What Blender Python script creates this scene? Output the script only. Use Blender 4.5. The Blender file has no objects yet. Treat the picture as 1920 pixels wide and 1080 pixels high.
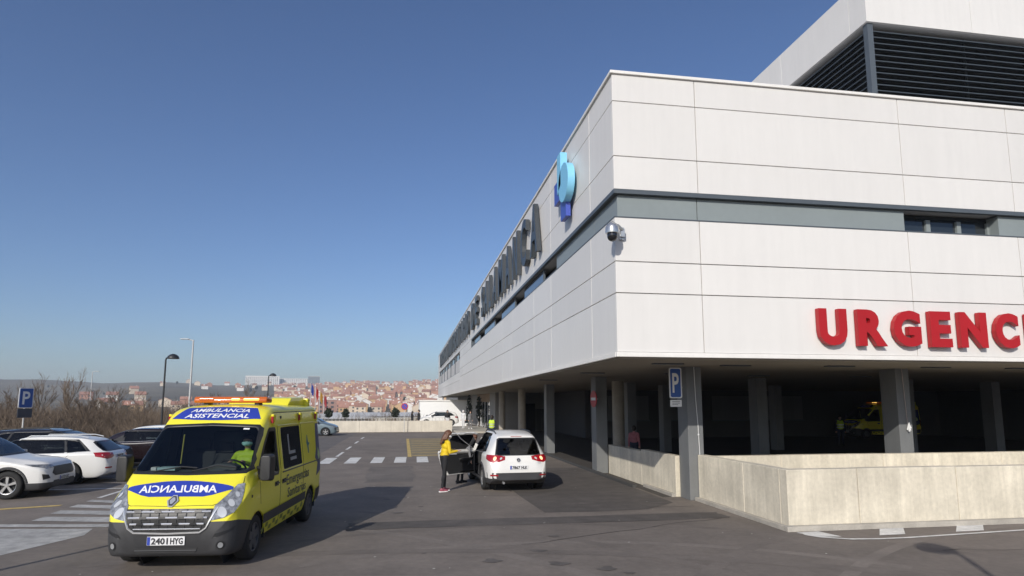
import bpy, bmesh, math, random
from mathutils import Vector, Matrix
from mathutils.bvhtree import BVHTree
R = math.radians
random.seed(7)
scene = bpy.context.scene
COL = scene.collection

# ---------------------------------------------------------------- camera
cam_data = bpy.data.cameras.new('camera')
cam_data.sensor_width = 36.0
cam_data.lens = 21.75
cam_data.shift_y = 0.03646
cam_data.clip_start = 0.1
cam_data.clip_end = 9000
cam = bpy.data.objects.new('camera', cam_data)
cam.location = (0, 0, 2.48)
cam.rotation_euler = (R(90 + 7.22), 0, R(-9.3))
COL.objects.link(cam)
scene.camera = cam

# ---------------------------------------------------------------- sky and sun
SUN_AZ = 29.5      # the light travels towards this bearing (from +Y to +X)
SUN_EL = 27.5
world = bpy.data.worlds.new('World')
scene.world = world
world.use_nodes = True
wn = world.node_tree
wn.nodes.clear()
sky = wn.nodes.new('ShaderNodeTexSky')
sky.sky_type = 'NISHITA'
sky.sun_disc = False
sky.sun_elevation = R(SUN_EL)
sky.sun_rotation = R(180 + SUN_AZ)
sky.altitude = 800
sky.air_density = 1.0
sky.dust_density = 2.5
sky.ozone_density = 4.0
bg = wn.nodes.new('ShaderNodeBackground')
bg.inputs['Strength'].default_value = 0.117
wo = wn.nodes.new('ShaderNodeOutputWorld')
hs = wn.nodes.new('ShaderNodeHueSaturation')
hs.inputs['Hue'].default_value = 0.507
hs.inputs['Saturation'].default_value = 1.06
hs.inputs['Value'].default_value = 1.0
wn.links.new(sky.outputs[0], hs.inputs['Color'])
wn.links.new(hs.outputs[0], bg.inputs['Color'])
wn.links.new(bg.outputs[0], wo.inputs['Surface'])

sun_data = bpy.data.lights.new('sun', 'SUN')
sun_data.energy = 3.85
sun_data.angle = R(0.53)
sun_data.color = (1.0, 0.95, 0.87)
sun = bpy.data.objects.new('sun', sun_data)
sd = Vector((math.sin(R(SUN_AZ)) * math.cos(R(SUN_EL)), math.cos(R(SUN_AZ)) * math.cos(R(SUN_EL)), -math.sin(R(SUN_EL))))
sun.rotation_euler = sd.to_track_quat('-Z', 'Y').to_euler()
sun.location = (-20, -40, 40)
COL.objects.link(sun)

scene.view_settings.view_transform = 'Standard'
scene.view_settings.look = 'None'
scene.view_settings.exposure = 0.0
scene.view_settings.gamma = 1.0
scene.view_settings.use_curve_mapping = False

# ---------------------------------------------------------------- materials
MATS = {}
def mat(name, col, rough=0.6, metal=0.0, var=0.0, scale=4.0, bump=0.0, bscale=None, coat=0.0,
        spec=0.5, emit=None, estr=0.0, stretch=(1, 1, 1), rnd=0.0, streak=0.0, detail=6.0):
    """principled material; var = colour mottling, rnd = per object tint, streak = vertical run marks"""
    if name in MATS:
        return MATS[name]
    m = bpy.data.materials.new(name)
    m.use_nodes = True
    nt = m.node_tree
    b = nt.nodes['Principled BSDF']
    b.inputs['Base Color'].default_value = (*col, 1)
    b.inputs['Roughness'].default_value = rough
    b.inputs['Metallic'].default_value = metal
    b.inputs['Specular IOR Level'].default_value = spec
    if coat:
        b.inputs['Coat Weight'].default_value = coat
        b.inputs['Coat Roughness'].default_value = 0.04
    if emit:
        b.inputs['Emission Color'].default_value = (*emit, 1)
        b.inputs['Emission Strength'].default_value = estr
    if var or bump or rnd or streak:
        tc = nt.nodes.new('ShaderNodeTexCoord')
        mp = nt.nodes.new('ShaderNodeMapping')
        mp.inputs['Scale'].default_value = stretch
        nt.links.new(tc.outputs['Object'], mp.inputs['Vector'])
    last = None
    def mul(fac_socket, lo, hi, prev):
        mr = nt.nodes.new('ShaderNodeMapRange')
        mr.inputs['From Min'].default_value = 0.3 if fac_socket.node.type == 'TEX_NOISE' else 0.0
        mr.inputs['From Max'].default_value = 0.7 if fac_socket.node.type == 'TEX_NOISE' else 1.0
        mr.inputs['To Min'].default_value = lo
        mr.inputs['To Max'].default_value = hi
        nt.links.new(fac_socket, mr.inputs['Value'])
        mx = nt.nodes.new('ShaderNodeVectorMath')
        mx.operation = 'SCALE'
        if prev is None:
            mx.inputs[0].default_value = col
        else:
            nt.links.new(prev, mx.inputs[0])
        nt.links.new(mr.outputs[0], mx.inputs['Scale'])
        return mx.outputs[0]
    if var:
        for sc_, amt in ((scale, var), (scale * 0.17, var * 0.8), (scale * 9, var * 0.6)):
            n = nt.nodes.new('ShaderNodeTexNoise')
            n.inputs['Scale'].default_value = sc_
            n.inputs['Detail'].default_value = detail
            nt.links.new(mp.outputs[0], n.inputs['Vector'])
            last = mul(n.outputs['Fac'], 1 - amt, 1 + amt, last)
    if streak:
        mp2 = nt.nodes.new('ShaderNodeMapping')
        mp2.inputs['Scale'].default_value = (2.2, 2.2, 0.16)
        nt.links.new(tc.outputs['Object'], mp2.inputs['Vector'])
        n = nt.nodes.new('ShaderNodeTexNoise')
        n.inputs['Scale'].default_value = 2.0
        n.inputs['Detail'].default_value = 8
        n.inputs['Roughness'].default_value = 0.7
        nt.links.new(mp2.outputs[0], n.inputs['Vector'])
        last = mul(n.outputs['Fac'], 1 - streak, 1 + streak * 0.5, last)
    if rnd:
        oi = nt.nodes.new('ShaderNodeObjectInfo')
        last = mul(oi.outputs['Random'], 1 - rnd, 1 + rnd, last)
    if last is not None:
        nt.links.new(last, b.inputs['Base Color'])
    if bump:
        n = nt.nodes.new('ShaderNodeTexNoise')
        n.inputs['Scale'].default_value = bscale or scale * 12
        n.inputs['Detail'].default_value = 5
        nt.links.new(mp.outputs[0], n.inputs['Vector'])
        bp = nt.nodes.new('ShaderNodeBump')
        bp.inputs['Strength'].default_value = bump
        bp.inputs['Distance'].default_value = 0.02
        nt.links.new(n.outputs['Fac'], bp.inputs['Height'])
        nt.links.new(bp.outputs[0], b.inputs['Normal'])
    MATS[name] = m
    return m

def glass(name, tint, refl=1.0, rough=0.02):
    if name in MATS:
        return MATS[name]
    m = bpy.data.materials.new(name)
    m.use_nodes = True
    nt = m.node_tree
    nt.nodes.clear()
    out = nt.nodes.new('ShaderNodeOutputMaterial')
    tr = nt.nodes.new('ShaderNodeBsdfTransparent')
    tr.inputs['Color'].default_value = (*tint, 1)
    gl = nt.nodes.new('ShaderNodeBsdfGlossy')
    gl.inputs['Roughness'].default_value = rough
    gl.inputs['Color'].default_value = (refl, refl, refl, 1)
    fr = nt.nodes.new('ShaderNodeFresnel')
    fr.inputs['IOR'].default_value = 1.5
    mx = nt.nodes.new('ShaderNodeMixShader')
    nt.links.new(fr.outputs[0], mx.inputs[0])
    nt.links.new(tr.outputs[0], mx.inputs[1])
    nt.links.new(gl.outputs[0], mx.inputs[2])
    nt.links.new(mx.outputs[0], out.inputs['Surface'])
    MATS[name] = m
    return m

# ---------------------------------------------------------------- mesh helpers
def tag(o, label=None, cat=None, group=None, kind=None):
    if label: o['label'] = label
    if cat: o['category'] = cat
    if group: o['group'] = group
    if kind: o['kind'] = kind
    return o

def empty(name, loc=(0, 0, 0), rz=0.0, label=None, cat=None, group=None):
    o = bpy.data.objects.new(name, None)
    o.empty_display_size = 0.2
    o.location = loc
    o.rotation_euler = (0, 0, rz)
    COL.objects.link(o)
    return tag(o, label, cat, group)

class MB:
    """collects simple solids and links them as one mesh object"""
    def __init__(s):
        s.v = []; s.f = []; s.m = []
    def add(s, vs, fs, mi=0):
        o = len(s.v)
        s.v += [tuple(v) for v in vs]
        s.f += [tuple(i + o for i in f) for f in fs]
        s.m += [mi] * len(fs)
        return s
    def box(s, x0, x1, y0, y1, z0, z1, mi=0):
        vs = [(x0, y0, z0), (x1, y0, z0), (x1, y1, z0), (x0, y1, z0), (x0, y0, z1), (x1, y0, z1), (x1, y1, z1), (x0, y1, z1)]
        return s.add(vs, [(3, 2, 1, 0), (4, 5, 6, 7), (0, 1, 5, 4), (1, 2, 6, 5), (2, 3, 7, 6), (3, 0, 4, 7)], mi)
    def prism(s, poly, a, b, axis='z', mi=0):
        """poly of 2D points extruded from a to b along axis"""
        def P(p, h):
            return {'z': (p[0], p[1], h), 'y': (p[0], h, p[1]), 'x': (h, p[0], p[1])}[axis]
        n = len(poly)
        vs = [P(p, a) for p in poly] + [P(p, b) for p in poly]
        fs = [tuple(range(n))[::-1], tuple(range(n, 2 * n))]
        fs += [(i, (i + 1) % n, n + (i + 1) % n, n + i) for i in range(n)]
        return s.add(vs, fs, mi)
    def tube(s, pts, rad, seg=8, mi=0, cap=True):
        """tube along points; rad is a number or a list"""
        pts = [Vector(p) for p in pts]
        n = len(pts)
        if not isinstance(rad, (list, tuple)):
            rad = [rad] * n
        o = []
        prev = None
        for i, p in enumerate(pts):
            d = (pts[min(i + 1, n - 1)] - pts[max(i - 1, 0)])
            d = d.normalized() if d.length > 1e-9 else Vector((0, 0, 1))
            ref = Vector((0, 0, 1)) if abs(d.z) < 0.9 else Vector((1, 0, 0))
            if prev is not None:
                u = (prev - d * prev.dot(d))
                u = u.normalized() if u.length > 1e-6 else d.cross(ref).normalized()
            else:
                u = d.cross(ref).normalized()
            prev = u
            w = d.cross(u)
            for k in range(seg):
                a = 2 * math.pi * k / seg
                o.append(p + (u * math.cos(a) + w * math.sin(a)) * rad[i])
        fs = []
        for i in range(n - 1):
            for k in range(seg):
                k2 = (k + 1) % seg
                fs.append((i * seg + k, i * seg + k2, (i + 1) * seg + k2, (i + 1) * seg + k))
        if cap:
            fs.append(tuple(range(seg))[::-1])
            fs.append(tuple((n - 1) * seg + k for k in range(seg)))
        return s.add(o, fs, mi)
    def lathe(s, prof, origin=(0, 0, 0), axis='z', seg=20, mi=0, a0=0.0, a1=2 * math.pi):
        """prof: list of (radius, height)"""
        full = abs(a1 - a0 - 2 * math.pi) < 1e-6
        ns = seg if full else seg + 1
        ox, oy, oz = origin
        vs = []
        for r, h in prof:
            for k in range(ns):
                a = a0 + (a1 - a0) * k / seg
                c, q = r * math.cos(a), r * math.sin(a)
                vs.append({'z': (ox + c, oy + q, oz + h), 'y': (ox + c, oy + h, oz + q), 'x': (ox + h, oy + c, oz + q)}[axis])
        fs = []
        for i in range(len(prof) - 1):
            for k in range(ns if full else seg):
                k2 = (k + 1) % ns
                fs.append((i * ns + k, i * ns + k2, (i + 1) * ns + k2, (i + 1) * ns + k))
        return s.add(vs, fs, mi)
    def mesh(s, name, mats, smooth=False, bevel=0.0, fixn=True, bseg=2):
        me = bpy.data.meshes.new(name)
        me.from_pydata(s.v, [], s.f)
        if not isinstance(mats, (list, tuple)):
            mats = [mats]
        for m in mats:
            me.materials.append(m)
        me.polygons.foreach_set('material_index', s.m)
        bm = bmesh.new()
        bm.from_mesh(me)
        if fixn:
            bmesh.ops.remove_doubles(bm, verts=bm.verts, dist=1e-5)
            bmesh.ops.recalc_face_normals(bm, faces=bm.faces)
        if bevel:
            ed = [e for e in bm.edges if len(e.link_faces) == 2 and e.calc_face_angle(0) > 0.5]
            bmesh.ops.bevel(bm, geom=ed, offset=bevel, segments=bseg, affect='EDGES', profile=0.6, clamp_overlap=True)
        if smooth:
            lim = 0.7 if smooth is True else smooth
            for f in bm.faces: f.smooth = True
            for e in bm.edges:
                if len(e.link_faces) == 2 and e.calc_face_angle(0) > lim:
                    e.smooth = False
        bm.to_mesh(me)
        bm.free()
        return me
    def build(s, name, mats, parent=None, smooth=False, bevel=0.0, loc=None, fixn=True, bseg=2):
        o = bpy.data.objects.new(name, s.mesh(name, mats, smooth, bevel, fixn, bseg))
        COL.objects.link(o)
        if parent: o.parent = parent
        if loc: o.location = loc
        return o

def link(name, me, parent=None, loc=(0, 0, 0), rz=0.0):
    o = bpy.data.objects.new(name, me)
    COL.objects.link(o)
    o.parent = parent
    o.location = loc
    o.rotation_euler = (0, 0, rz)
    return o

def copy_tree(o, parent=None):
    c = o.copy()
    COL.objects.link(c)
    c.parent = parent
    for ch in list(o.children):
        copy_tree(ch, c)
    return c

def text_geo(s, size, bold=0.0, extrude=0.0, spacing=1.0, res=3, shear=0.0, align='LEFT'):
    """returns (verts, faces) of a line of text in its own x-y plane"""
    cu = bpy.data.curves.new('txt', 'FONT')
    cu.body = s
    cu.size = size
    cu.offset = bold
    cu.extrude = extrude
    cu.space_character = spacing
    cu.resolution_u = res
    cu.shear = shear
    cu.align_x = align
    ob = bpy.data.objects.new('txt', cu)
    COL.objects.link(ob)
    dg = bpy.context.evaluated_depsgraph_get()
    ev = ob.evaluated_get(dg)
    me = ev.to_mesh()
    vs = [v.co.copy() for v in me.vertices]
    fs = [tuple(p.vertices) for p in me.polygons]
    ev.to_mesh_clear()
    bpy.data.objects.remove(ob)
    bpy.data.curves.remove(cu)
    return vs, fs

def ngon(cx, cy, rx, ry, n=24, a0=0.0):
    return [(cx + rx * math.cos(a0 + 2 * math.pi * i / n), cy + ry * math.sin(a0 + 2 * math.pi * i / n)) for i in range(n)]

def rrect(x0, x1, y0, y1, r, n=4):
    pts = []
    for cx, cy, a in ((x1 - r, y1 - r, 0), (x0 + r, y1 - r, 90), (x0 + r, y0 + r, 180), (x1 - r, y0 + r, 270)):
        for i in range(n + 1):
            t = R(a + 90 * i / n)
            pts.append((cx + r * math.cos(t), cy + r * math.sin(t)))
    return pts
# ================================================================ MATERIAL LIST
M_asph = mat('asphalt', (0.172, 0.146, 0.124), 0.86, var=0.16, scale=0.9, bump=0.35, bscale=60)
M_asph_dark = mat('asphalt_dark', (0.096, 0.084, 0.075), 0.85, var=0.18, scale=2.5, bump=0.3, bscale=60)
M_asph_old = mat('asphalt_old', (0.125, 0.116, 0.107), 0.88, var=0.14, scale=2.0, bump=0.3, bscale=60)
M_paint = mat('road_paint', (0.62, 0.61, 0.58), 0.7, var=0.16, scale=6, bump=0.1)
M_paint_worn = mat('road_paint_worn', (0.38, 0.37, 0.35), 0.8, var=0.22, scale=5, bump=0.1)
M_yellow = mat('yellow_paint', (0.50, 0.36, 0.12), 0.75, var=0.2, scale=6)
M_conc = mat('concrete', (0.67, 0.61, 0.49), 0.88, var=0.12, scale=1.3, bump=0.3, bscale=30, streak=0.20)
M_conc_l = mat('concrete_pale', (0.60, 0.55, 0.46), 0.9, var=0.08, scale=1.6, bump=0.2, bscale=30, streak=0.1)
M_kerb = mat('kerb_stone', (0.40, 0.37, 0.32), 0.9, var=0.14, scale=3, bump=0.25)
M_panel = mat('white_panel', (0.715, 0.695, 0.665), 0.42, var=0.015, scale=0.6, rnd=0.03, streak=0.04)
M_joint = mat('joint_grey', (0.54, 0.53, 0.52), 0.7)
M_trim = mat('white_trim', (0.78, 0.76, 0.72), 0.5, var=0.04, scale=2)
M_band = mat('slate_band', (0.235, 0.265, 0.265), 0.38, var=0.04, scale=0.8, rnd=0.03)
M_slate = mat('slate_metal', (0.085, 0.10, 0.115), 0.42, var=0.05, scale=1.5)
M_louver = mat('louver_metal', (0.055, 0.066, 0.075), 0.4, var=0.05, scale=1.5)
M_column = mat('column_grey', (0.165, 0.17, 0.172), 0.5, var=0.05, scale=2, streak=0.08)
M_colconc = mat('column_concrete', (0.38, 0.34, 0.28), 0.85, var=0.1, scale=2, bump=0.15)
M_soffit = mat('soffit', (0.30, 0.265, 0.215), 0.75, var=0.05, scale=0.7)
M_dark = mat('dark_void', (0.012, 0.012, 0.013), 0.8)
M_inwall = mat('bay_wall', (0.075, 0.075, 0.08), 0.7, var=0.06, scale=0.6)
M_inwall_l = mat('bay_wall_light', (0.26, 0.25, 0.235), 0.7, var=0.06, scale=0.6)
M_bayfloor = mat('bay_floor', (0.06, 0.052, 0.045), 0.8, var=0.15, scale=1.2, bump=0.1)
M_glass_d = mat('dark_window_glass', (0.02, 0.027, 0.035), 0.06, spec=0.8)
M_glass_s = mat('sky_window_glass', (0.10, 0.13, 0.17), 0.08, spec=1.0, metal=0.35)
M_red = mat('red_letter', (0.40, 0.010, 0.014), 0.45, var=0.04, scale=2)
M_letter = mat('grey_letter', (0.040, 0.047, 0.055), 0.4, var=0.04, scale=2)
M_logo_l = mat('logo_light_blue', (0.23, 0.57, 0.80), 0.35)
M_logo_d = mat('logo_dark_blue', (0.05, 0.085, 0.42), 0.35)
M_black = mat('black_plastic', (0.02, 0.02, 0.021), 0.45)
M_steel = mat('galvanised_steel', (0.55, 0.56, 0.56), 0.4, metal=0.7, var=0.05)
M_pole = mat('pole_grey', (0.50, 0.50, 0.49), 0.5, var=0.05)
M_polebk = mat('pole_black', (0.025, 0.027, 0.03), 0.45)
M_signblue = mat('sign_blue', (0.022, 0.085, 0.33), 0.4)
M_signwhite = mat('sign_white', (0.75, 0.75, 0.74), 0.45)
M_signred = mat('sign_red', (0.50, 0.02, 0.025), 0.4)
M_pave = mat('pavement_stone', (0.44, 0.41, 0.35), 0.9, var=0.1, scale=2.5, bump=0.15)
M_earth = mat('dry_earth', (0.115, 0.092, 0.062), 0.95, var=0.22, scale=0.12, detail=10)

# ================================================================ GROUND
# lot: flat slab, terrain around it lies lower and rises to the far hillside
lot_poly = [(-19, -30), (60, -30), (60, 110), (7, 110), (7, 57.5), (-9.8, 57.5), (-13.2, 36), (-19, 34)]
tag(MB().prism(lot_poly, -1.2, 0.0).build('road', M_asph), kind='structure')

def sstep(a, b, x):
    t = max(0.0, min(1.0, (x - a) / (b - a)))
    return t * t * (3 - 2 * t)
def terrain_z(x, y):
    r = math.hypot(x, y)
    az = math.degrees(math.atan2(x, y))
    near = -0.5 - 5.5 * sstep(62, 190, r)
    hill = 54 + 4 * math.sin(az * 0.21 + 1.0) + 2 * math.sin(az * 0.9)
    rise = 0.55 * sstep(480, 1060, r) + 0.45 * sstep(950, 1600, r)
    if az < -21:                       # open country on the left lies lower and the ridge is farther
        k = sstep(-21, -25, az)
        rise2 = 0.25 * sstep(400, 900, r) + 0.75 * sstep(900, 1650, r)
        rise = rise * (1 - k) + rise2 * k
        hill = hill * (1 - k) + (58 + 4 * math.sin(az * 0.33) + 2.5 * math.sin(az * 1.1)) * k
    return near + hill * rise + 0.6 * sstep(200, 400, r) * math.sin(x * 0.021) * math.sin(y * 0.017)
tb = MB()
radii = [0, 20, 35, 45, 55, 62, 72, 85, 100, 120, 145, 170, 200, 240, 280, 320, 360, 400, 450, 500, 560, 620, 680, 740, 800, 870, 940, 1010, 1100, 1200, 1300, 1400, 1500, 1600, 1700, 1850, 2000, 2150]
NA = 180
vs = []
for r in radii:
    for k in range(NA):
        a = 2 * math.pi * k / NA
        x, y = r * math.sin(a), r * math.cos(a)
        z = terrain_z(x, y)
        if r > 1900: z = terrain_z(x * 1850 / r, y * 1850 / r) - (r - 1850) * 0.01
        vs.append((x, y, z))
fs = []
for i in range(len(radii) - 1):
    for k in range(NA):
        k2 = (k + 1) % NA
        fs.append((i * NA + k, (i + 1) * NA + k, (i + 1) * NA + k2, i * NA + k2))
tb.add(vs, fs)
M_terrain = mat('far_ground', (0.135, 0.115, 0.075), 0.95, var=0.3, scale=0.013, detail=12)
o = tb.build('terrain', M_terrain, smooth=1.5)
tag(o, kind='structure')

def sheet(name, polys, m, z, parent=None):
    b = MB()
    for p in polys:
        n = len(p)
        b.add([(q[0], q[1], z) for q in p], [tuple(range(n))])
    me = b.mesh(name, m, fixn=False)
    # all faces up
    bm = bmesh.new(); bm.from_mesh(me)
    for f in bm.faces:
        f.normal_update()
        if f.normal.z < 0: f.normal_flip()
    bm.to_mesh(me); bm.free()
    o = bpy.data.objects.new(name, me); COL.objects.link(o)
    if parent: o.parent = parent
    return o
def st(o): return tag(o, kind='structure')
def wob(x0, x1, y0, y1, amp=0.06, n=10):
    """rectangle with a slightly ragged edge"""
    p = []
    for i in range(n): p.append((x0 + (x1 - x0) * i / n, y0 + random.uniform(-amp, amp)))
    for i in range(n): p.append((x1 + random.uniform(-amp, amp), y0 + (y1 - y0) * i / n))
    for i in range(n): p.append((x1 - (x1 - x0) * i / n, y1 + random.uniform(-amp, amp)))
    for i in range(n): p.append((x0 + random.uniform(-amp, amp), y1 - (y1 - y0) * i / n))
    return p
# repairs in the asphalt
st(sheet('asphalt_patch', [[(2.95, 19.5), (2.98, 17.0), (3.1, 14.3), (4.4, 14.25), (5.6, 14.35), (6.62, 15.2), (6.62, 19.4), (6.6, 24), (4.5, 24.1)]], M_asph_dark, 0.004))
st(sheet('asphalt_patch', [wob(-1.2, 7.0, 13.0, 13.75, 0.05, 14)], M_asph_dark, 0.006))
st(sheet('asphalt_patch', [wob(-60 + 58.6, 0.15, 20.5, 25.5, 0.12, 8)], mat('asphalt_stain', (0.142, 0.123, 0.107), 0.85, var=0.18, scale=1.2), 0.004))
st(sheet('asphalt_patch', [wob(-9.5, -4.4, 28.0, 55.5, 0.05, 4)], mat('asphalt_lane', (0.128, 0.114, 0.103), 0.85, var=0.14, scale=1.2), 0.003))
# pale worn strip in front of the first parked car
st(sheet('pale_strip', [[(-9.5, 13.2), (-8.2, 14.25), (-6.2, 13.95), (-6.05, 13.3), (-6.6, 11.8), (-9.5, 10.6)]], M_paint_worn, 0.004))
# painted markings
bars = [(-8.1, -7.2, 17.65, 18.05), (-8.05, -6.9, 16.75, 17.25), (-8.0, -6.5, 15.85, 16.4), (-7.9, -6.2, 14.95, 15.55), (-8.3, -6.0, 14.35, 14.72)]
for b in bars:
    x0, x1, y0, y1 = b
    st(sheet('crossing_stripe', [[(x0, y0 + .1), (x1, y0 - .3), (x1 + .05, y1 - .35), (x0, y1)]], M_paint_worn, 0.008))
st(sheet('bay_line', [[(-8.03, 18.4), (-8.03, 20.4), (-13.5, 20.4), (-13.5, 20.28), (-8.15, 20.28), (-8.15, 18.4)]], M_paint, 0.006))
st(sheet('bay_line', [[(-8.3, 23.0), (-13.6, 23.0), (-13.6, 22.88), (-8.3, 22.88)]], M_paint, 0.006))
st(sheet('yellow_line', [[(-9.6, 16.9), (-8.4, 17.3), (-8.4, 17.1), (-9.6, 16.65)]], M_yellow, 0.006))
for x in (-3.75, -2.68, -1.61, -0.62, 0.34):
    st(sheet('crossing_stripe', [[(x, 27.1), (x + .5, 27.1), (x + .52, 29.95), (x + .02, 29.95)]], M_paint, 0.008))
for y0, y1 in ((30.6, 33.4), (35.2, 37.6), (40.5, 42.8), (45.6, 47.9)):
    st(sheet('lane_dash', [[(-3.42, y0), (-3.28, y0), (-3.26, y1), (-3.4, y1)]], M_paint, 0.008))
yl = [[(-.05, 29.9), (.13, 29.9), (-.02, 45.3), (-.2, 45.3)], [(-.02, 45.1), (3.6, 45.1), (3.6, 45.3), (-.02, 45.3)]]
st(sheet('yellow_bay_frame', yl, M_yellow, 0.008))
st(sheet('yellow_bay_field', [[(.13, 30.2), (3.6, 30.2), (3.6, 45.1), (-.02, 45.1)]], mat('faded_yellow', (0.22, 0.18, 0.11), 0.8, var=0.2, scale=3), 0.004))
for k in range(8):
    y = 30.5 + k * 1.8
    st(sheet('hatch_line', [[(.15, y), (3.6, y + .5), (3.6, y + .75), (.15, y + .22)]], M_yellow, 0.0085))
# marks at the foot of the wall
for q in ([(7.42, 11.32), (7.92, 11.36), (8.05, 10.86), (7.6, 10.9)], [(9.28, 11.38), (9.83, 11.4), (9.4, 10.86), (8.83, 10.84)],
          [(11.1, 11.44), (11.74, 11.46), (11.2, 10.92), (10.55, 10.9)], [(13.0, 11.46), (13.6, 11.46), (13.1, 10.94), (12.5, 10.94)]):
    st(sheet('edge_block', [q], M_paint, 0.008))
lp = [(7.45, 11.1), (7.58, 10.86), (8.05, 10.6), (8.6, 10.53), (9.2, 10.54), (11.9, 10.78), (16, 11.1)]
lq = [(x + .02, y + .085) for x, y in lp]
st(sheet('edge_line', [[lp[i], lp[i + 1], lq[i + 1], lq[i]] for i in range(len(lp) - 1)], M_paint, 0.0085))
# worn tyre arcs
M_arc = mat('worn_arc', (0.188, 0.161, 0.138), .86, var=.14, scale=1.4)
M_arcd = mat('dark_arc', (0.154, 0.131, 0.112), .86, var=.14, scale=1.4)
for i, (cx_, cy_, rad, a0, a1, wd_, m_) in enumerate(((2, 4, 7.2, 40, 120, .22, M_arc), (2, 4, 8.9, 35, 125, .2, M_arcd), (-9, 2, 13.5, 10, 60, .25, M_arc), (-9, 2, 15.2, 8, 60, .22, M_arcd), (14, 0, 13.0, 95, 150, .25, M_arcd), (14, 0, 11.3, 95, 150, .22, M_arc), (-2, -6, 17, 55, 100, .3, M_arcd), (-2, -6, 15.4, 55, 105, .25, M_arc))):
    pl_ = []
    n_ = 24
    for j in range(n_):
        t0 = R(a0 + (a1 - a0) * j / n_); t1 = R(a0 + (a1 - a0) * (j + 1) / n_)
        pl_.append([(cx_ + rad * math.cos(t0), cy_ + rad * math.sin(t0)), (cx_ + rad * math.cos(t1), cy_ + rad * math.sin(t1)), (cx_ + (rad + wd_) * math.cos(t1), cy_ + (rad + wd_) * math.sin(t1)), (cx_ + (rad + wd_) * math.cos(t0), cy_ + (rad + wd_) * math.sin(t0))])
    st(sheet('tyre_track', pl_, m_, .0012 + .0003 * i))
# oil drips and hairline cracks
rc = random.Random(21)
M_oil = mat('oil_stain', (0.105, 0.092, 0.082), .8, var=.2, scale=5)
for i in range(16):
    x, y = rc.uniform(-1.5, 6.2), rc.uniform(8.8, 17.5)
    if 2 < x and y > 16.5: continue
    r_ = rc.uniform(.03, .13)
    st(sheet('oil_stain', [[(x + r_ * (1 + .35 * math.sin(3 * t + i)) * math.cos(t) * 1.3, y + r_ * (1 + .3 * math.cos(2 * t + i)) * math.sin(t)) for t in [2 * math.pi * k / 14 for k in range(14)]]], M_oil, .0072))
M_crack = mat('crack_dark', (0.06, 0.053, 0.048), .9)
for x, y, dx, dy, n_ in ((6.9, 14.6, -.35, .05, 10), (2.0, 11.2, .4, .12, 12), (-1.0, 17.2, .45, -.03, 9), (9.0, 9.6, .4, -.05, 9)):
    pl_ = []
    for k in range(n_):
        x2, y2 = x + dx + rc.uniform(-.1, .1), y + dy + rc.uniform(-.09, .09)
        w_ = rc.uniform(.006, .014)
        pl_.append([(x, y - w_), (x2, y2 - w_), (x2, y2 + w_), (x, y + w_)])
        x, y = x2, y2
    st(sheet('road_crack', pl_, M_crack, .0068))
# litter specks and worn scratches
sb = MB()
for i in range(90):
    x, y = random.uniform(-6, 9), random.uniform(8.5, 26)
    s_ = random.uniform(.008, .03)
    sb.add([(x, y, .012), (x + s_ * 2, y + s_ * .5, .014), (x + s_, y + s_, .018)], [(0, 1, 2)])
tag(sb.build('road_grit', mat('grit', (.5, .48, .44), .9)), 'pale grit and litter specks scattered over the asphalt', 'grit', kind='stuff')

# ================================================================ HOSPITAL BUILDING
H = empty('hospital_building', (4.42, 12.83, 0), 0, 'white panelled two storey hospital block raised on columns', 'building')
HX, HY = 4.42, 12.83
def hp(b, name, m, **k):           # part of the building given in world coordinates
    b.v = [(v[0] - HX, v[1] - HY, v[2]) for v in b.v]
    return b.build(name, m, H, **k)
XE, YE = 42.0, 100.0
ZR = [(9.36, 10.0), (8.05, 9.34), (7.27, 8.03)]
ZL = [(5.62, 6.60), (4.91, 5.60), (3.60, 4.89)]
# dark core behind the cladding, set back
hp(MB().box(HX + .10, XE, HY + .10, YE - .1, 7.20, 9.98), 'upper_core', M_joint)
hp(MB().box(HX + .10, XE, HY + .10, YE - .1, 3.56, 6.62), 'lower_core', M_joint)
hp(MB().box(HX + .55, XE, HY + .55, YE - .5, 6.62, 7.20), 'band_core', M_dark)
hp(MB().box(HX - .05, XE, HY - .05, YE + .02, 10.003, 10.075), 'parapet_cap', M_trim, bevel=.01)
# soffit with drip trim
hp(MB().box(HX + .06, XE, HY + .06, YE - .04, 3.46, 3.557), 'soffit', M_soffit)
hp(MB().box(HX - .03, XE, HY - .035, HY + .055, 3.49, 3.592), 'edge_trim', M_trim, bevel=.012)
hp(MB().box(HX - .035, HX + .055, HY + .058, YE, 3.49, 3.592), 'edge_trim', M_trim, bevel=.012)
g = .009
colsF = [4.42, 6.43, 11.80, 14.92, 20.3, 23.4, 28.8, 32.0, 37.4, 42.0]
for i in range(len(colsF) - 1):
    for z0, z1 in ZR + ZL:
        x0 = colsF[i] + (g if i else 0); x1 = colsF[i + 1] - g
        hp(MB().box(x0, x1, HY - .0, HY + .06, z0, z1), 'facade_panel', M_panel, bevel=.006)
colsL = [12.83, 14.7, 19.2, 22.03, 27.0, 29.9, 35.2, 38.2, 43.0, 47.97, 53, 56.5, 62, 65, 71, 74, 80, 83, 89, 92, 96.5, 100]
for i in range(len(colsL) - 1):
    y0, y1 = colsL[i] + (.062 if i == 0 else g), colsL[i + 1] - g
    rows = ZR + ZL
    if y0 > 56.4 and y1 < 96.6:
        rows = ZR + [(4.62, 5.36), (3.60, 4.60)]
    elif y0 > 47.9:
        rows = ZR + [(6.62, 7.25)] + ZL
    elif y0 > 43:
        rows = ZR + ZL
    for z0, z1 in rows:
        hp(MB().box(HX, HX + .06, y0, y1, z0, z1), 'facade_panel', M_panel, bevel=.006)
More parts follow.
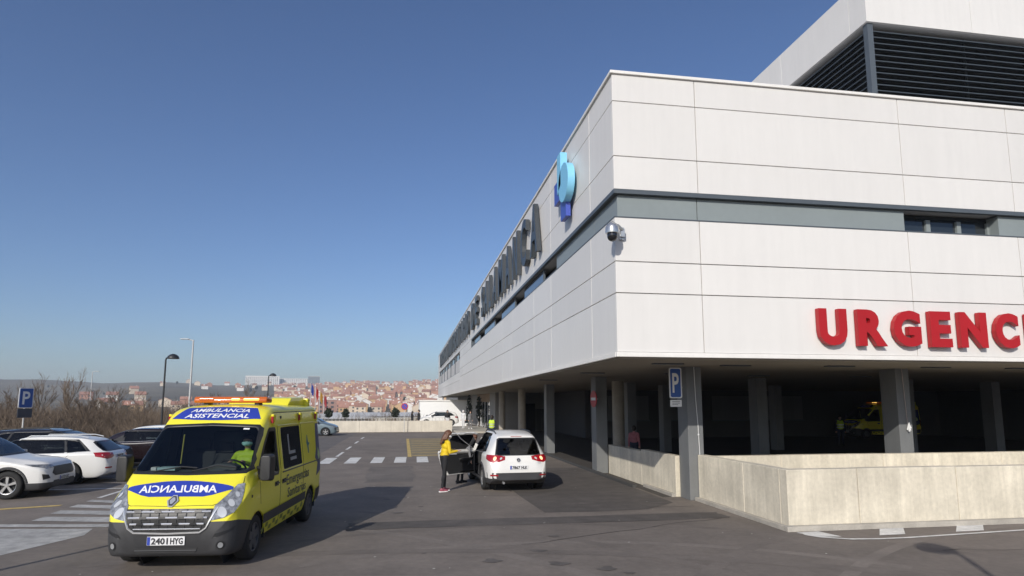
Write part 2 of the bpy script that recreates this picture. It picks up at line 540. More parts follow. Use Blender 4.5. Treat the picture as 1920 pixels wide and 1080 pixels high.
hp(MB().box(HX, HX + .06, 45.7, 47.95, 6.625, 7.248), 'facade_panel', M_panel, bevel=.006)
# the recessed slate band: top and bottom rails, flush grey panels, windows
hp(MB().box(HX - .012, XE, HY - .012, HY + .09, 7.165, 7.262), 'band_rail', M_slate)
hp(MB().box(HX - .012, HX + .09, HY + .093, 45.7, 7.165, 7.262), 'band_rail', M_slate)
hp(MB().box(HX - .006, XE, HY - .006, HY + .35, 6.605, 6.632), 'band_sill', M_slate)
hp(MB().box(HX - .006, HX + .35, HY + .353, 45.7, 6.605, 6.632), 'band_sill', M_slate)
def bandF(x0, x1):
    hp(MB().box(x0, x1, HY + .10, HY + .50, 6.634, 7.16), 'band_panel', M_band)
def winF(x0, x1, n):
    hp(MB().box(x0, x1, HY + .42, HY + .46, 6.634, 7.16), 'window_pane', M_glass_d)
    for k in range(n + 1):
        xx = x0 + (x1 - x0) * k / n
        hp(MB().box(xx - .06, xx + .06, HY + .36, HY + .44, 6.66, 7.05), 'window_mullion', M_band)
    hp(MB().box(x0, x1, HY + .37, HY + .43, 6.634, 6.69), 'window_sill', M_band)
bandF(4.52, 6.42); bandF(6.44, 11.82)
winF(11.85, 14.5, 3)
bandF(14.5, 20.3); winF(20.32, 23.4, 3); bandF(23.42, 42)
def bandL(y0, y1):
    hp(MB().box(HX + .10, HX + .50, y0, y1, 6.634, 7.16), 'band_panel', M_band)
def winL(y0, y1):
    ym = y0 + (y1 - y0) * .36
    hp(MB().box(HX + .44, HX + .48, y0, y1, 6.634, 7.16), 'window_pane', M_glass_d)
    hp(MB().box(HX + .13, HX + .16, ym, y1, 6.65, 7.16), 'window_pane', M_glass_s)
    hp(MB().box(HX + .11, HX + .18, ym - .07, ym - .003, 6.65, 7.16), 'window_mullion', M_slate)
bandL(13.335, 14.70); bandL(14.72, 18.8)
ys = [18.82, 24.6, 31.0, 38.3, 45.6]
for i in range(4):
    winL(ys[i] + .01, ys[i + 1] - .01)
hp(MB().box(HX - .01, HX + .5, 45.6, 45.69, 6.64, 7.16), 'band_end', M_slate)
# far group of tall windows with fins
hp(MB().box(HX + .40, HX + .44, 56.6, 96.4, 5.38, 7.24), 'window_pane', M_glass_d)
nb = 6
for k in range(nb):
    y0 = 56.6 + k * 39.8 / nb; y1 = y0 + 39.8 / nb
    hp(MB().box(HX + .14, HX + .17, y0 + 2.6, y1 - .1, 5.40, 7.24), 'window_pane', M_glass_s)
    hp(MB().box(HX + .02, HX + .42, y1 - .09, y1 - .01, 5.39, 7.24), 'window_fin', M_slate)
hp(MB().box(HX + .01, HX + .45, 56.52, 96.48, 5.362, 5.40), 'window_sill', M_slate)
# ceiling slots
for x, y in ((6.2, 14.3), (8.2, 14.7), (11.0, 14.5), (13.95, 14.6), (16.6, 14.6), (5.7, 19), (5.6, 25), (8.5, 19), (12, 20), (16, 20)):
    hp(MB().box(x - .38, x + .38, y - .10, y + .10, 3.43, 3.462), 'ceiling_slot', M_slate)
# columns
def column(x0, x1, y0, y1, m=M_column):
    hp(MB().box(x0, x1, y0, y1, 0.0, 3.46), 'column', m, bevel=.012)
column(7.20, 7.62, 15.45, 16.05)
column(13.44, 13.86, 15.45, 16.05)
column(19.68, 20.1, 15.45, 16.05)
column(25.9, 26.32, 15.45, 16.05)
column(6.68, 7.10, 21.9, 22.5)
column(6.85, 7.27, 31.0, 31.6)
for x, y in ((13.1, 22), (19.5, 22), (13.1, 31), (19.5, 31), (25.7, 24), (9.9, 27.5)):
    column(x, x + .42, y, y + .6)
for x, y in ((7.3, 40.5), (7.15, 48.5), (9.0, 26.2)):
    hp(MB().lathe([(.26, 0), (.26, 3.46)], (x, y, 0), seg=20), 'round_column', M_colconc, smooth=True)
# inner walls of the covered bay
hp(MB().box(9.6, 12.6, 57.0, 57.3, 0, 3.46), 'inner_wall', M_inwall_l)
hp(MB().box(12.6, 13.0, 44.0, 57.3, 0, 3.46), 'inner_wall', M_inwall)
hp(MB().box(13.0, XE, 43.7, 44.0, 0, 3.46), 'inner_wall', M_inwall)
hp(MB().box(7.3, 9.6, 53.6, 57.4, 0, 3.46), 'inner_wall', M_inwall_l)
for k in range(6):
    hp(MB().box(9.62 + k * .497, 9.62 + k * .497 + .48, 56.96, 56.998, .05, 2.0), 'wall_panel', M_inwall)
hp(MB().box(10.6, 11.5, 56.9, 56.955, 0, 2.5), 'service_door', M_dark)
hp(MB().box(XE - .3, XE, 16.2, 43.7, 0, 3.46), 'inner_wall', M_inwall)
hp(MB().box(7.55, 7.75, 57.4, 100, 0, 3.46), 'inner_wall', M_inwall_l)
# glazed entrance on the far left side
for k in range(5):
    y = 57.6 + k * 2.3
    hp(MB().box(7.44, 7.50, y, y + 2.2, .05, 2.65), 'entrance_pane', M_glass_d)
    hp(MB().box(7.40, 7.53, y + 2.2, y + 2.3, 0, 2.75), 'entrance_mullion', M_pole)
hp(MB().box(7.40, 7.54, 57.5, 69.1, 2.65, 3.44), 'entrance_lintel', mat('lintel_wood', (.30, .20, .12), .7, var=.15, scale=3))
# curtained windows on the bay's back wall
for x in (18.2, 22.3, 26.6, 14.2):
    hp(MB().box(x, x + 3.1, 43.60, 43.66, 1.3, 3.05), 'bay_window', mat('bay_curtain', (.16, .165, .175), .8, var=.06, scale=1.0, stretch=(6, 1, .2)))
    hp(MB().box(x - .08, x + 3.18, 43.58, 43.695, 1.2, 1.29), 'bay_sill', M_slate)
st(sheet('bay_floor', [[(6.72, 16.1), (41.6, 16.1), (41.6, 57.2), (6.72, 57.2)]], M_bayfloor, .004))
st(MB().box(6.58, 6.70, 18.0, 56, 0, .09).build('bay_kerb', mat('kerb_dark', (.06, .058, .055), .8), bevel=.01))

# rooftop plant room with louvers
PX, PY, PZ0, PZ1, PZ2 = 19.1, 22.0, 10.0, 18.75, 20.8
P = empty('rooftop_plant_room', (PX, PY, 10.05), 0, 'louvred plant room with deep white parapet on the hospital roof', 'plant room')
def pp(b, name, m, **k):
    b.v = [(v[0] - PX, v[1] - PY, v[2] - 10.05) for v in b.v]
    return b.build(name, m, P, **k)
pp(MB().box(PX + .5, 44, PY + .5, 70, 10.05, 18.9), 'core', M_dark)
px = [PX - .12, 24.2, 29.4, 34.6, 39.8, 44.1]
for i in range(5):
    pp(MB().box(px[i] + (.008 if i else 0), px[i + 1] - .008, PY - .12, PY + .0, PZ1, PZ2), 'parapet_panel', M_panel, bevel=.008)
py = [PY + .002, 22.9, 28, 33, 38, 43, 48, 53, 58, 63, 70]
for i in range(10):
    pp(MB().box(PX - .12, PX, py[i], py[i + 1] - .012, PZ1, PZ2), 'parapet_panel', M_panel, bevel=.008)
pp(MB().box(PX + .02, 44, PY + .02, 70, PZ1 + .03, PZ2 - .15), 'parapet_core', M_joint)
pp(MB().box(PX - .02, PX + .24, PY - .02, PY + .24, 10.05, PZ1 - .004), 'corner_post', M_slate)
z = 10.3
while z < 18.6:
    # tilted blades
    b = MB().prism([(0, 0), (.30, .14), (.30, .17), (0, .045)], PX + .25, 44, 'x')
    b.v = [(v[0], v[1] + PY + .03, v[2] + z) for v in b.v]
    pp(b, 'louver_slat', M_louver)
    b = MB().prism([(0, 0), (.30, .14), (.30, .17), (0, .045)], PY + .25, 70, 'y')
    b.v = [(v[0] + PX + .03, v[1], v[2] + z) for v in b.v]
    pp(b, 'louver_slat', M_louver)
    z += .27
for x in (24.2, 29.4, 34.6):
    pp(MB().box(x - .03, x + .03, PY + .33, PY + .40, 10.05, 18.7), 'louver_post', M_slate)
for y in (28, 34, 40, 46):
    pp(MB().box(PX + .33, PX + .40, y - .03, y + .03, 10.05, 18.7), 'louver_post', M_slate)

# ---------------------------------------------------------------- signs on the building
def letter_sign(name, label, glyphs, origin, U, V, W, m, size, bold, depth):
    """glyphs: list of (char, u0, u1): each letter is fitted between u0 and u1 with height size"""
    root = empty(name, origin, 0, label, 'sign')
    o = Vector(origin)
    for ch, u0, u1 in glyphs:
        vs, fs = text_geo(ch, 1.0, bold, 0.5, res=4)
        xs = [v.x for v in vs]; ysv = [v.y for v in vs]
        x0, x1, y0, y1 = min(xs), max(xs), min(ysv), max(ysv)
        b = MB()
        pts = []
        for v in vs:
            a = u0 + (v.x - x0) / (x1 - x0) * (u1 - u0)
            h = (v.y - y0) / (y1 - y0) * size
            pts.append(Vector(U) * a + Vector(V) * h + Vector(W) * ((v.z + .5) * depth))
        b.add(pts, fs)
        b.build('letter', m, root)
    return root
# red letters, x measured from the first stem
rx0 = 9.10
gl = [(c_, a_ * .988 + .075, b_ * .988 - .005) for c_, a_, b_ in [('U', 0, .80), ('R', 1.0, 1.83), ('G', 1.94, 2.75), ('E', 2.93, 3.58), ('N', 3.74, 4.57), ('C', 4.73, 5.47), ('I', 5.66, 5.98), ('A', 6.1, 7.0), ('S', 7.12, 7.8)]]
letter_sign('emergency_sign', 'red raised capital letters on the white front facade', gl, (rx0, HY - .035, 3.80), (1, 0, 0), (0, 0, 1), (0, -1, 0), M_red, .85, .05, .12)
# grey letters along the side facade, running from far to near
words = [('HOSPITAL', 91.2, 73.0), ('UNIVERSITARIO', 71.3, 46.3), ('DE', 44.0, 40.0), ('SALAMANCA', 37.6, 20.4)]
gls = []
wd = {'I': .45, 'M': 1.25, 'N': 1.05, 'S': .85, 'E': .8, 'L': .75, 'T': .9, 'A': 1.12, 'U': 1.0, 'O': 1.12, 'H': 1.0, 'P': .85, 'V': 1.05, 'R': .92, 'D': 1.0, 'C': 1.0}
for w, ya, yb in words:
    tot = sum(wd[c] for c in w) + .72 * (len(w) - 1)
    k = (ya - yb) / tot
    u = 0
    for c in w:
        gls.append((c, 91.2 - ya + u * k, 91.2 - ya + (u + wd[c]) * k))
        u += wd[c] + .72
letter_sign('hospital_name_sign', 'large dark grey raised lettering along the side facade', gls, (HX - .04, 91.2, 7.72), (0, -1, 0), (0, 0, 1), (-1, 0, 0), M_letter, 1.85, .02, .17)
# logo: light blue upper shape and dark blue lower shape
LG = empty('health_logo', (HX - .12, 16.7, 7.7), 0, 'light and dark blue raised health service logo on the side facade', 'logo')
# local: a along -Y (towards the corner), h up
def lgpart(name, polys, m, d0, d1):
    b = MB()
    for poly in polys:
        b.prism([(-a, h) for a, h in poly], d0, d1, 'x')
    return b.build(name, m, LG, smooth=.5)
circ = [(.40 + .55 * math.cos(t), .95 + .55 * math.sin(t)) for t in [2 * math.pi * i / 28 for i in range(28)]]
lgpart('upper_shape', [circ, [(-.30, .80), (-.30, 1.97), (.10, 1.97), (.12, 1.0)]], M_logo_l, -.18, .02)
lgpart('lower_shape', [[(-.22, .0), (.40, .0), (.40, .72), (-.22, .72)], [(-1.0, .70), (-.23, .70), (-.23, 1.34), (-1.0, 1.34)]], M_logo_d, -.10, .03)

# dome camera on the corner
CC = empty('dome_camera', (HX + .14, HY - .02, 6.22), 0, 'silver dome surveillance camera bracketed to the facade corner', 'camera')
MB().box(-.06, .06, -.05, 0.0, -.16, .16).build('mount_plate', M_steel, CC, bevel=.01)
MB().box(-.05, .05, -.12, -.05, -.10, .10).tube([(0, -.08, .08), (-.18, -.25, .14), (-.34, -.34, .13)], [.045, .04, .035], 10).build('bracket_arm', M_steel, CC, smooth=True)
MB().lathe([(.03, .20), (.07, .17), (.13, .12), (.165, .05), (.17, -.06), (.165, -.10), (.12, -.11), (0, -.11)], (-.36, -.36, 0), seg=24).build('housing', mat('camera_silver', (.62, .62, .62), .25, metal=.8), CC, smooth=True)
MB().lathe([(.125, -.11), (.13, -.16), (.12, -.22), (.09, -.27), (.05, -.295), (0, -.30)], (-.36, -.36, 0), seg=24).build('dome', mat('dome_black', (.01, .01, .012), .05, spec=.9), CC, smooth=True)

CC.scale = (.88, .88, .88)
# ---------------------------------------------------------------- low concrete walls
def wallobj(name, boxes, label, parts=()):
    x0 = min(b[0] for b in boxes); y0 = min(b[2] for b in boxes)
    root = empty(name, (x0, y0, 0), 0, label, 'wall')
    for b in boxes:
        bb = MB().box(b[0] - x0, b[1] - x0, b[2] - y0, b[3] - y0, b[4], b[5])
        bb.build('wall_block', M_conc, root, bevel=.015)
    for nm, b, m in parts:
        MB().box(b[0] - x0, b[1] - x0, b[2] - y0, b[3] - y0, b[4], b[5]).build(nm, m, root, bevel=.008)
    return root
xs = [7.43, 9.0, 11.3, 13.9, 16.5, 19.1, 21.7, 24.3]
blocks = []
for i in range(len(xs) - 1):
    blocks.append((xs[i] + (.006 if i else 0), xs[i + 1] - .006, 11.55, 11.80, 0, 1.17 + .006 * (i % 2)))
kerbs = [('foot_kerb', (7.30, 24.3, 11.40, 11.545, 0, .10), M_kerb)]
wallobj('concrete_wall', blocks, 'weathered low concrete wall along the light well in front of the columns', kerbs)
wallobj('concrete_wall', [(7.43, 7.68, 11.81, 13.2, 0, 1.165), (7.43, 7.68, 13.21, 15.42, 0, 1.16)], 'short low concrete wall running from the corner block to the column with the parking sign',
        [('foot_kerb', (7.30, 7.425, 11.55, 15.4, 0, .09), M_kerb)])
wallobj('concrete_wall', [(7.10, 7.32, 16.10, 18.6, 0, 1.08), (7.10, 7.32, 18.61, 21.85, 0, 1.02)], 'low concrete wall half in shade between the two grey columns by the drive',
        [('foot_kerb', (6.98, 7.095, 16.1, 18.2, 0, .09), M_kerb)])
xs = [7.66, 9.6, 12.6, 16.3, 20, 24, 28]
wallobj('concrete_wall', [(xs[i], xs[i + 1] - .008, 15.12, 15.36, 0, 1.14 + .004 * (i % 2)) for i in range(6)], 'pale sunlit inner concrete wall of the light well at the foot of the columns')
st(sheet('well_floor', [[(7.7, 11.8), (28, 11.8), (28, 15.1), (7.7, 15.1)]], M_conc_l, .005))
xe = [-9.6, -7.0, -4.3, -1.6, 1.1, 3.8]
wallobj('boundary_wall', [(xe[i], xe[i + 1] - .01, 56.2, 56.5, 0, .98) for i in range(5)], 'long pale boundary wall closing the far end of the drive')
for o in bpy.data.objects:
    if o.name.startswith('boundary_wall'):
        for c in o.children: c.data.materials[0] = M_conc_l
st(MB().box(0.2, 7.35, 57.52, 66, -.4, .14).build('plaza_pavement', M_pave, bevel=.02))
st(MB().box(3.9, 7.35, 53.0, 57.518, 0, .14).build('plaza_pavement', M_pave, bevel=.02))
# ================================================================ VEHICLES
M_vwhite = mat('car_white', (.74, .73, .70), .3, coat=.6)
M_vsilver = mat('car_pearl', (.70, .69, .665), .32, coat=.6)
M_vblack = mat('car_black', (.012, .014, .022), .22, coat=.8)
M_vmaroon = mat('car_maroon', (.013, .007, .009), .22, coat=.8)
M_vblue = mat('car_grey_blue', (.16, .21, .24), .3, metal=.3, coat=.6)
M_vyellow = mat('ambulance_yellow', (.84, .75, .045), .32, coat=.35, var=.02, scale=2)
M_plast = mat('bumper_plastic', (.042, .042, .044), .55, var=.08, scale=6)
M_liner = mat('car_lining', (.022, .022, .023), .8)
M_seat = mat('car_seat', (.04, .04, .043), .85)
M_tyre = mat('tyre_rubber', (.018, .018, .018), .85)
M_rim = mat('alloy_rim', (.55, .55, .55), .3, metal=.85)
M_rimd = mat('brake_dark', (.03, .03, .03), .6, metal=.4)
M_chrome = mat('chrome', (.78, .78, .78), .28, metal=.65)
M_lamp = mat('headlamp', (.33, .335, .34), .14, metal=.4, var=.5, scale=16, coat=.9)
M_lampw = mat('lamp_reflector', (.80, .80, .78), .15, metal=.45)
M_tail = mat('tail_lamp', (.32, .008, .015), .18, coat=.7)
M_taillit = mat('tail_lamp_lit', (.8, .3, .15), .3, emit=(1.0, .55, .3), estr=1.6)
M_plate = mat('plate_white', (.72, .72, .72), .45)
M_platetx = mat('plate_text', (.03, .03, .035), .5)
M_plateeu = mat('plate_blue', (.02, .05, .35), .5)
M_shield = glass('clear_glass', (.72, .78, .77))
M_tint = glass('tinted_glass', (.22, .25, .26))
M_dtint = glass('dark_tint_glass', (.06, .07, .075))

def pchip(pts):
    xs = [p[0] for p in pts]; ys = [p[1] for p in pts]
    n = len(xs)
    h = [xs[i + 1] - xs[i] for i in range(n - 1)]
    d = [(ys[i + 1] - ys[i]) / h[i] for i in range(n - 1)]
    m = [d[0]] + [0.0] * (n - 2) + [d[-1]]
    for i in range(1, n - 1):
        if d[i - 1] * d[i] > 0:
            w1, w2 = 2 * h[i] + h[i - 1], h[i] + 2 * h[i - 1]
            m[i] = (w1 + w2) / (w1 / d[i - 1] + w2 / d[i])
    def f(x):
        if x <= xs[0]: return ys[0]
        if x >= xs[-1]: return ys[-1]
        i = 0
        while x > xs[i + 1]: i += 1
        t = (x - xs[i]) / h[i]
        return ((2 * t ** 3 - 3 * t ** 2 + 1) * ys[i] + (t ** 3 - 2 * t ** 2 + t) * h[i] * m[i]
                + (-2 * t ** 3 + 3 * t ** 2) * ys[i + 1] + (t ** 3 - t ** 2) * h[i] * m[i + 1])
    return f

class Vehicle:
    def __init__(s, name, loc, rz, label, cat, L, prof, group=None, ks=.965, nst=64):
        s.root = empty(name, loc, rz, label, cat, group)
        s.L = L
        F = {k: pchip(v) for k, v in prof.items()}
        s.F = F
        key = sorted(set([p[0] for v in prof.values() for p in v]))
        st = set()
        for i in range(nst + 1): st.add(round(L * i / nst, 4))
        for k in key: st.add(round(k, 4))
        st = sorted(st)
        st = [a for i, a in enumerate(st) if i == 0 or a - st[i - 1] > .008]
        sub = 3
        rings = []
        for a in st:
            zb, zt, zs, w, wt, dr = (F[k](a) for k in ('zb', 'zt', 'zs', 'w', 'wt', 'dr'))
            zs = min(zs, zt - .03)
            c = [(0, zb), (w * .80, zb), (w * .955, zb + .05), (w, zb + .40 * (zs - zb)), (w * .995, zs - .10 * (zs - zb)), (w * ks, zs),
                 (wt + (w * ks - wt) * .48, zs + (zt - dr - zs) * .53), (wt, zt - dr), (wt * .86, zt - dr * .30), (wt * .5, zt - dr * .07), (0, zt)]
            pts = []
            for i in range(len(c) - 1):
                p0 = c[max(i - 1, 0)]; p1 = c[i]; p2 = c[i + 1]; p3 = c[min(i + 2, len(c) - 1)]
                for k in range(sub):
                    t = k / sub
                    q = []
                    for d in (0, 1):
                        q.append(.5 * ((2 * p1[d]) + (-p0[d] + p2[d]) * t + (2 * p0[d] - 5 * p1[d] + 4 * p2[d] - p3[d]) * t * t + (-p0[d] + 3 * p1[d] - 3 * p2[d] + p3[d]) * t ** 3))
                    pts.append((max(0, q[0]), q[1]))
            pts.append(c[-1])
            rings.append((L / 2 - a, pts))
        n = len(rings[0][1])
        full = n * 2 - 2
        vs, fs = [], []
        for x, pts in rings:
            for y, z in pts: vs.append((x, y, z))
            for y, z in pts[-2:0:-1]: vs.append((x, -y, z))
        for i in range(len(rings) - 1):
            for k in range(full):
                k2 = (k + 1) % full
                fs.append((i * full + k, i * full + k2, (i + 1) * full + k2, (i + 1) * full + k))
        b0 = 0; b1 = (len(rings) - 1) * full
        fs.append(tuple(b0 + k for k in range(full)))
        fs.append(tuple(b1 + k for k in range(full))[::-1])
        me = bpy.data.meshes.new('tmp')
        me.from_pydata(vs, [], fs)
        s.bm = bmesh.new(); s.bm.from_mesh(me)
        bpy.data.meshes.remove(me)
        bmesh.ops.recalc_face_normals(s.bm, faces=s.bm.faces)
        bmesh.ops.triangulate(s.bm, faces=[f for f in s.bm.faces if len(f.verts) > 4])
        s.bvh = BVHTree.FromBMesh(s.bm)
        s.mats = []
    def X(s, a): return s.L / 2 - a
    # ---- clip the skin with a convex outline; returns the faces inside
    def clip(s, poly, view, pred):
        bm = s.bm
        cx = sum(p[0] for p in poly) / len(poly); cy = sum(p[1] for p in poly) / len(poly)
        ia, ib = {'side': (0, 2), 'end': (1, 2), 'top': (0, 1)}[view]
        def inb(f, pad=.0):
            us = [v.co[ia] for v in f.verts]; vv = [v.co[ib] for v in f.verts]
            return max(us) >= x0 - pad and min(us) <= x1 + pad and max(vv) >= y0 - pad and min(vv) <= y1 + pad
        x0 = min(p[0] for p in poly); x1 = max(p[0] for p in poly); y0 = min(p[1] for p in poly); y1 = max(p[1] for p in poly)
        cand = [f for f in bm.faces if pred(f.calc_center_median(), f.normal) and inb(f)]
        n = len(poly)
        for i in range(n):
            a = poly[i]; b = poly[(i + 1) % n]
            ex, ey = b[0] - a[0], b[1] - a[1]
            if ex * ex + ey * ey < 1e-10: continue
            nx, ny = ey, -ex
            if (cx - a[0]) * nx + (cy - a[1]) * ny > 0: nx, ny = -nx, -ny
            co = [0, 0, 0]; no = [0, 0, 0]
            co[ia] = a[0]; co[ib] = a[1]; no[ia] = nx; no[ib] = ny
            no = Vector(no).normalized(); co = Vector(co)
            es = set(e for f in cand for e in f.edges); vv = set(v for f in cand for v in f.verts)
            r = bmesh.ops.bisect_plane(bm, geom=list(cand) + list(es) + list(vv), dist=1e-5, plane_co=co, plane_no=no)
            fs = [g for g in r['geom'] if isinstance(g, bmesh.types.BMFace) and g.is_valid]
            cand = [f for f in fs if (f.calc_center_median() - co).dot(no) < 0]
        return cand
    def mi(s, m):
        if m not in s.mats: s.mats.append(m)
        return s.mats.index(m)
    def mark(s, poly, view, pred, m):
        k = s.mi(m)
        for f in s.clip(poly, view, pred): f.material_index = k
    def take(s, poly, view, pred, name, m, off=0.0, parent=None, keep=None, pivot=None):
        """cut the outline out of the skin and make it a part of its own"""
        fs = s.clip(poly, view, pred)
        idx = {}; vs = []; ff = []; mis = []
        for f in fs:
            t = []
            for v in f.verts:
                if v not in idx:
                    idx[v] = len(vs); vs.append(v.co + v.normal * off)
                t.append(idx[v])
            ff.append(t); mis.append(f.material_index)
        bmesh.ops.delete(s.bm, geom=fs, context='FACES')
        if name is None or not ff: return None
        p = Vector(pivot) if pivot else Vector((0, 0, 0))
        b = MB(); b.v = [tuple(v - p) for v in vs]; b.f = [tuple(t) for t in ff]
        b.m = mis if m is None else [0] * len(ff)
        o = b.build(name, [M_black] + s.mats[1:] if m is None else m, parent or s.root, smooth=1.2, fixn=False)
        if pivot: o.location = p
        return o
    def done(s, m, thick=.025, name='body'):
        me = bpy.data.meshes.new(name)
        for f in s.bm.faces: f.smooth = True
        for e in s.bm.edges:
            if len(e.link_faces) == 2 and e.calc_face_angle(0) > .9: e.smooth = False
        loose = [v for v in s.bm.verts if not v.link_faces]
        bmesh.ops.delete(s.bm, geom=loose, context='VERTS')
        s.bm.to_mesh(me)
        mats = [m] + s.mats[1:]
        for q in mats: me.materials.append(q)
        me.materials.append(M_liner)
        o = bpy.data.objects.new(name, me); COL.objects.link(o); o.parent = s.root
        md = o.modifiers.new('shell', 'SOLIDIFY')
        md.thickness = thick; md.offset = -1; md.material_offset = len(mats); md.material_offset_rim = 0
        s.body = o
        s.bm.free()
        return o
    # ---- thin pieces laid on the skin
    def hit(s, p, D, off):
        p = Vector(p); D = Vector(D).normalized()
        loc, nor, i, d = s.bvh.ray_cast(p + D * 3, -D, 6)
        if loc is None:
            loc, nor, i, d = s.bvh.find_nearest(p)
        if nor.dot(D) < 0: nor = -nor
        return loc + nor * off
    def patch(s, pts, D, name, m, off=.004, parent=None, fine=.07, it=4):
        """outline of 3D points near the skin, dropped on it along -D"""
        D = Vector(D).normalized()
        U = Vector((0, 0, 1)).cross(D)
        U = U.normalized() if U.length > 1e-4 else Vector((0, 1, 0))
        V = D.cross(U)
        bm = bmesh.new()
        vv = [bm.verts.new((Vector(p).dot(U), Vector(p).dot(V), 0)) for p in pts]
        bm.faces.new(vv)
        bmesh.ops.triangulate(bm, faces=bm.faces)
        for _ in range(it):
            es = [e for e in bm.edges if e.calc_length() > fine]
            if not es: break
            bmesh.ops.subdivide_edges(bm, edges=es, cuts=1)
            bmesh.ops.triangulate(bm, faces=[f for f in bm.faces if len(f.verts) > 3])
        for v in bm.verts:
            v.co = s.hit(U * v.co.x + V * v.co.y, D, off)
        bmesh.ops.recalc_face_normals(bm, faces=bm.faces)
        f0 = next(iter(bm.faces))
        if f0.normal.dot(D) < 0: bmesh.ops.reverse_faces(bm, faces=bm.faces)
        for f in bm.faces: f.smooth = True
        me = bpy.data.meshes.new(name); bm.to_mesh(me); bm.free()
        me.materials.append(m)
        o = bpy.data.objects.new(name, me); COL.objects.link(o); o.parent = parent or s.root
        return o
    def line(s, pts, D, name, m, width=.012, off=.003, parent=None):
        """seam or bar following the skin: thin flat tube through projected points"""
        q = []
        for i in range(len(pts) - 1):
            a, b = Vector(pts[i]), Vector(pts[i + 1])
            n = max(1, int((b - a).length / .08))
            for k in range(n): q.append(a.lerp(b, k / n))
        q.append(Vector(pts[-1]))
        q = [s.hit(p, D, off) for p in q]
        return MB().tube(q, width / 2, 5).build(name, m, parent or s.root, smooth=True)
    def text(s, st, o, U, V, D, name, m, size, off=.008, parent=None, bold=.0, width=None, mirror=False, shear=0.0, spacing=1.0):
        vs, fs = text_geo(st, 1.0, bold, 0, spacing, 2, shear)
        x0 = min(v.x for v in vs); x1 = max(v.x for v in vs)
        kx = (width / (x1 - x0)) if width else size
        b = MB(); P = []
        for v in vs:
            u = (v.x - x0) * kx
            if mirror: u = (x1 - x0) * kx - u
            P.append(s.hit(Vector(o) + Vector(U) * u + Vector(V) * (v.y * size), D, off))
        b.add(P, fs)
        return b.build(name, m, parent or s.root, fixn=False)

WHEELS = {}
def wheel(v, x, y, r, w, style, left):
    key = (r, w, style)
    if key not in WHEELS:
        t = MB().lathe([(r * .60, -w * .40), (r * .66, -w * .5), (r * .90, -w * .5), (r * .985, -w * .40), (r, -w * .2), (r, w * .2), (r * .985, w * .40), (r * .90, w * .5), (r * .66, w * .5), (r * .60, w * .40)], axis='y', seg=32)
        tm = t.mesh('tyre', M_tyre, smooth=.9)
        b = MB().lathe([(r * .66, w * .44), (r * .64, w * .47), (r * .60, w * .44), (r * .585, w * .1), (r * .58, -w * .4)], axis='y', seg=32, mi=0)
        b.lathe([(r * .60, w * .05), (r * .0, w * .05)], axis='y', seg=24, mi=1)
        b.lathe([(r * .13, w * .08), (r * .13, w * .40), (r * .10, w * .44), (0, w * .44)], axis='y', seg=16, mi=0)
        n = 5
        for k in range(n):
            a = 2 * math.pi * k / n + .3
            if style == 'steel': ws, we = r * .16, r * .20
            elif style == 'wide': ws, we = r * .09, r * .19
            else: ws, we = r * .065, r * .10
            ca, sa = math.cos(a), math.sin(a)
            P = []
            for rr, hw in ((r * .08, ws), (r * .61, we)):
                for yy in (w * .22, w * .41):
                    for q in (-1, 1):
                        P.append((rr * ca - q * hw * sa, yy, rr * sa + q * hw * ca))
            b.add(P, [(0, 1, 3, 2), (4, 6, 7, 5), (0, 4, 5, 1), (2, 3, 7, 6), (0, 2, 6, 4), (1, 5, 7, 3)], 0)
        rm = b.mesh('rim', [mat('steel_rim', (.10, .10, .105), .5, metal=.3) if style == 'steel' else M_rim, M_rimd], smooth=.6)
        WHEELS[key] = (tm, rm)
    tm, rm = WHEELS[key]
    o = link('wheel', tm, v.root, (x, y, r), 0 if left else math.pi)
    link('rim', rm, o)
    return o

def arches(v, axles, r, yin, m_liner=M_liner):
    for a in axles:
        for sg in (1, -1):
            v.take(ngon(v.X(a), r * .96, r + .065, r + .065, 26), 'side', lambda c, n, sg=sg: c.y * sg > yin, None, None)
            y0, y1 = (yin, v.F['w'](a) * .985)
            b = MB().lathe([(r + .063, y0 * sg), (r + .066, y1 * sg)], (v.X(a), 0, r * .96), axis='y', seg=24, a0=R(-12), a1=R(192))
            b.prism(ngon(v.X(a), r * .96, r + .06, r + .06, 24), y0 * sg, (y0 - .02) * sg, 'y')
            b.build('wheel_arch', m_liner, v.root, smooth=True)

def seat(root, x, y, z=.35, w=.50, h=1.0, m=None):
    b = MB().box(x - .25, x + .27, y - w / 2, y + w / 2, z, z + .20)
    b.prism([(x - .18, z + .15), (x - .30, z + .18), (x - .48, z + h - .22), (x - .36, z + h - .20)], y - w / 2, y + w / 2, 'y')
    b.box(x - .50, x - .38, y - .13, y + .13, z + h - .20, z + h)
    return b.build('seat', m or M_seat, root, bevel=.035)

def steering(root, x, y, z, r=.19, tilt=-25):
    pts = []
    for i in range(25):
        a = 2 * math.pi * i / 24
        p = Vector((0, r * math.cos(a), r * math.sin(a)))
        p.rotate(Matrix.Rotation(R(-tilt), 3, 'Y'))
        pts.append((x + p.x, y + p.y, z + p.z))
    b = MB().tube(pts, .016, 6)
    b.tube([(x, y - r, z), (x + .02, y, z), (x, y + r, z)], .02, 6)
    b.tube([(x, y, z), (x + .3, y, z - .15)], .04, 8)
    return b.build('steering_wheel', M_black, root, smooth=True)

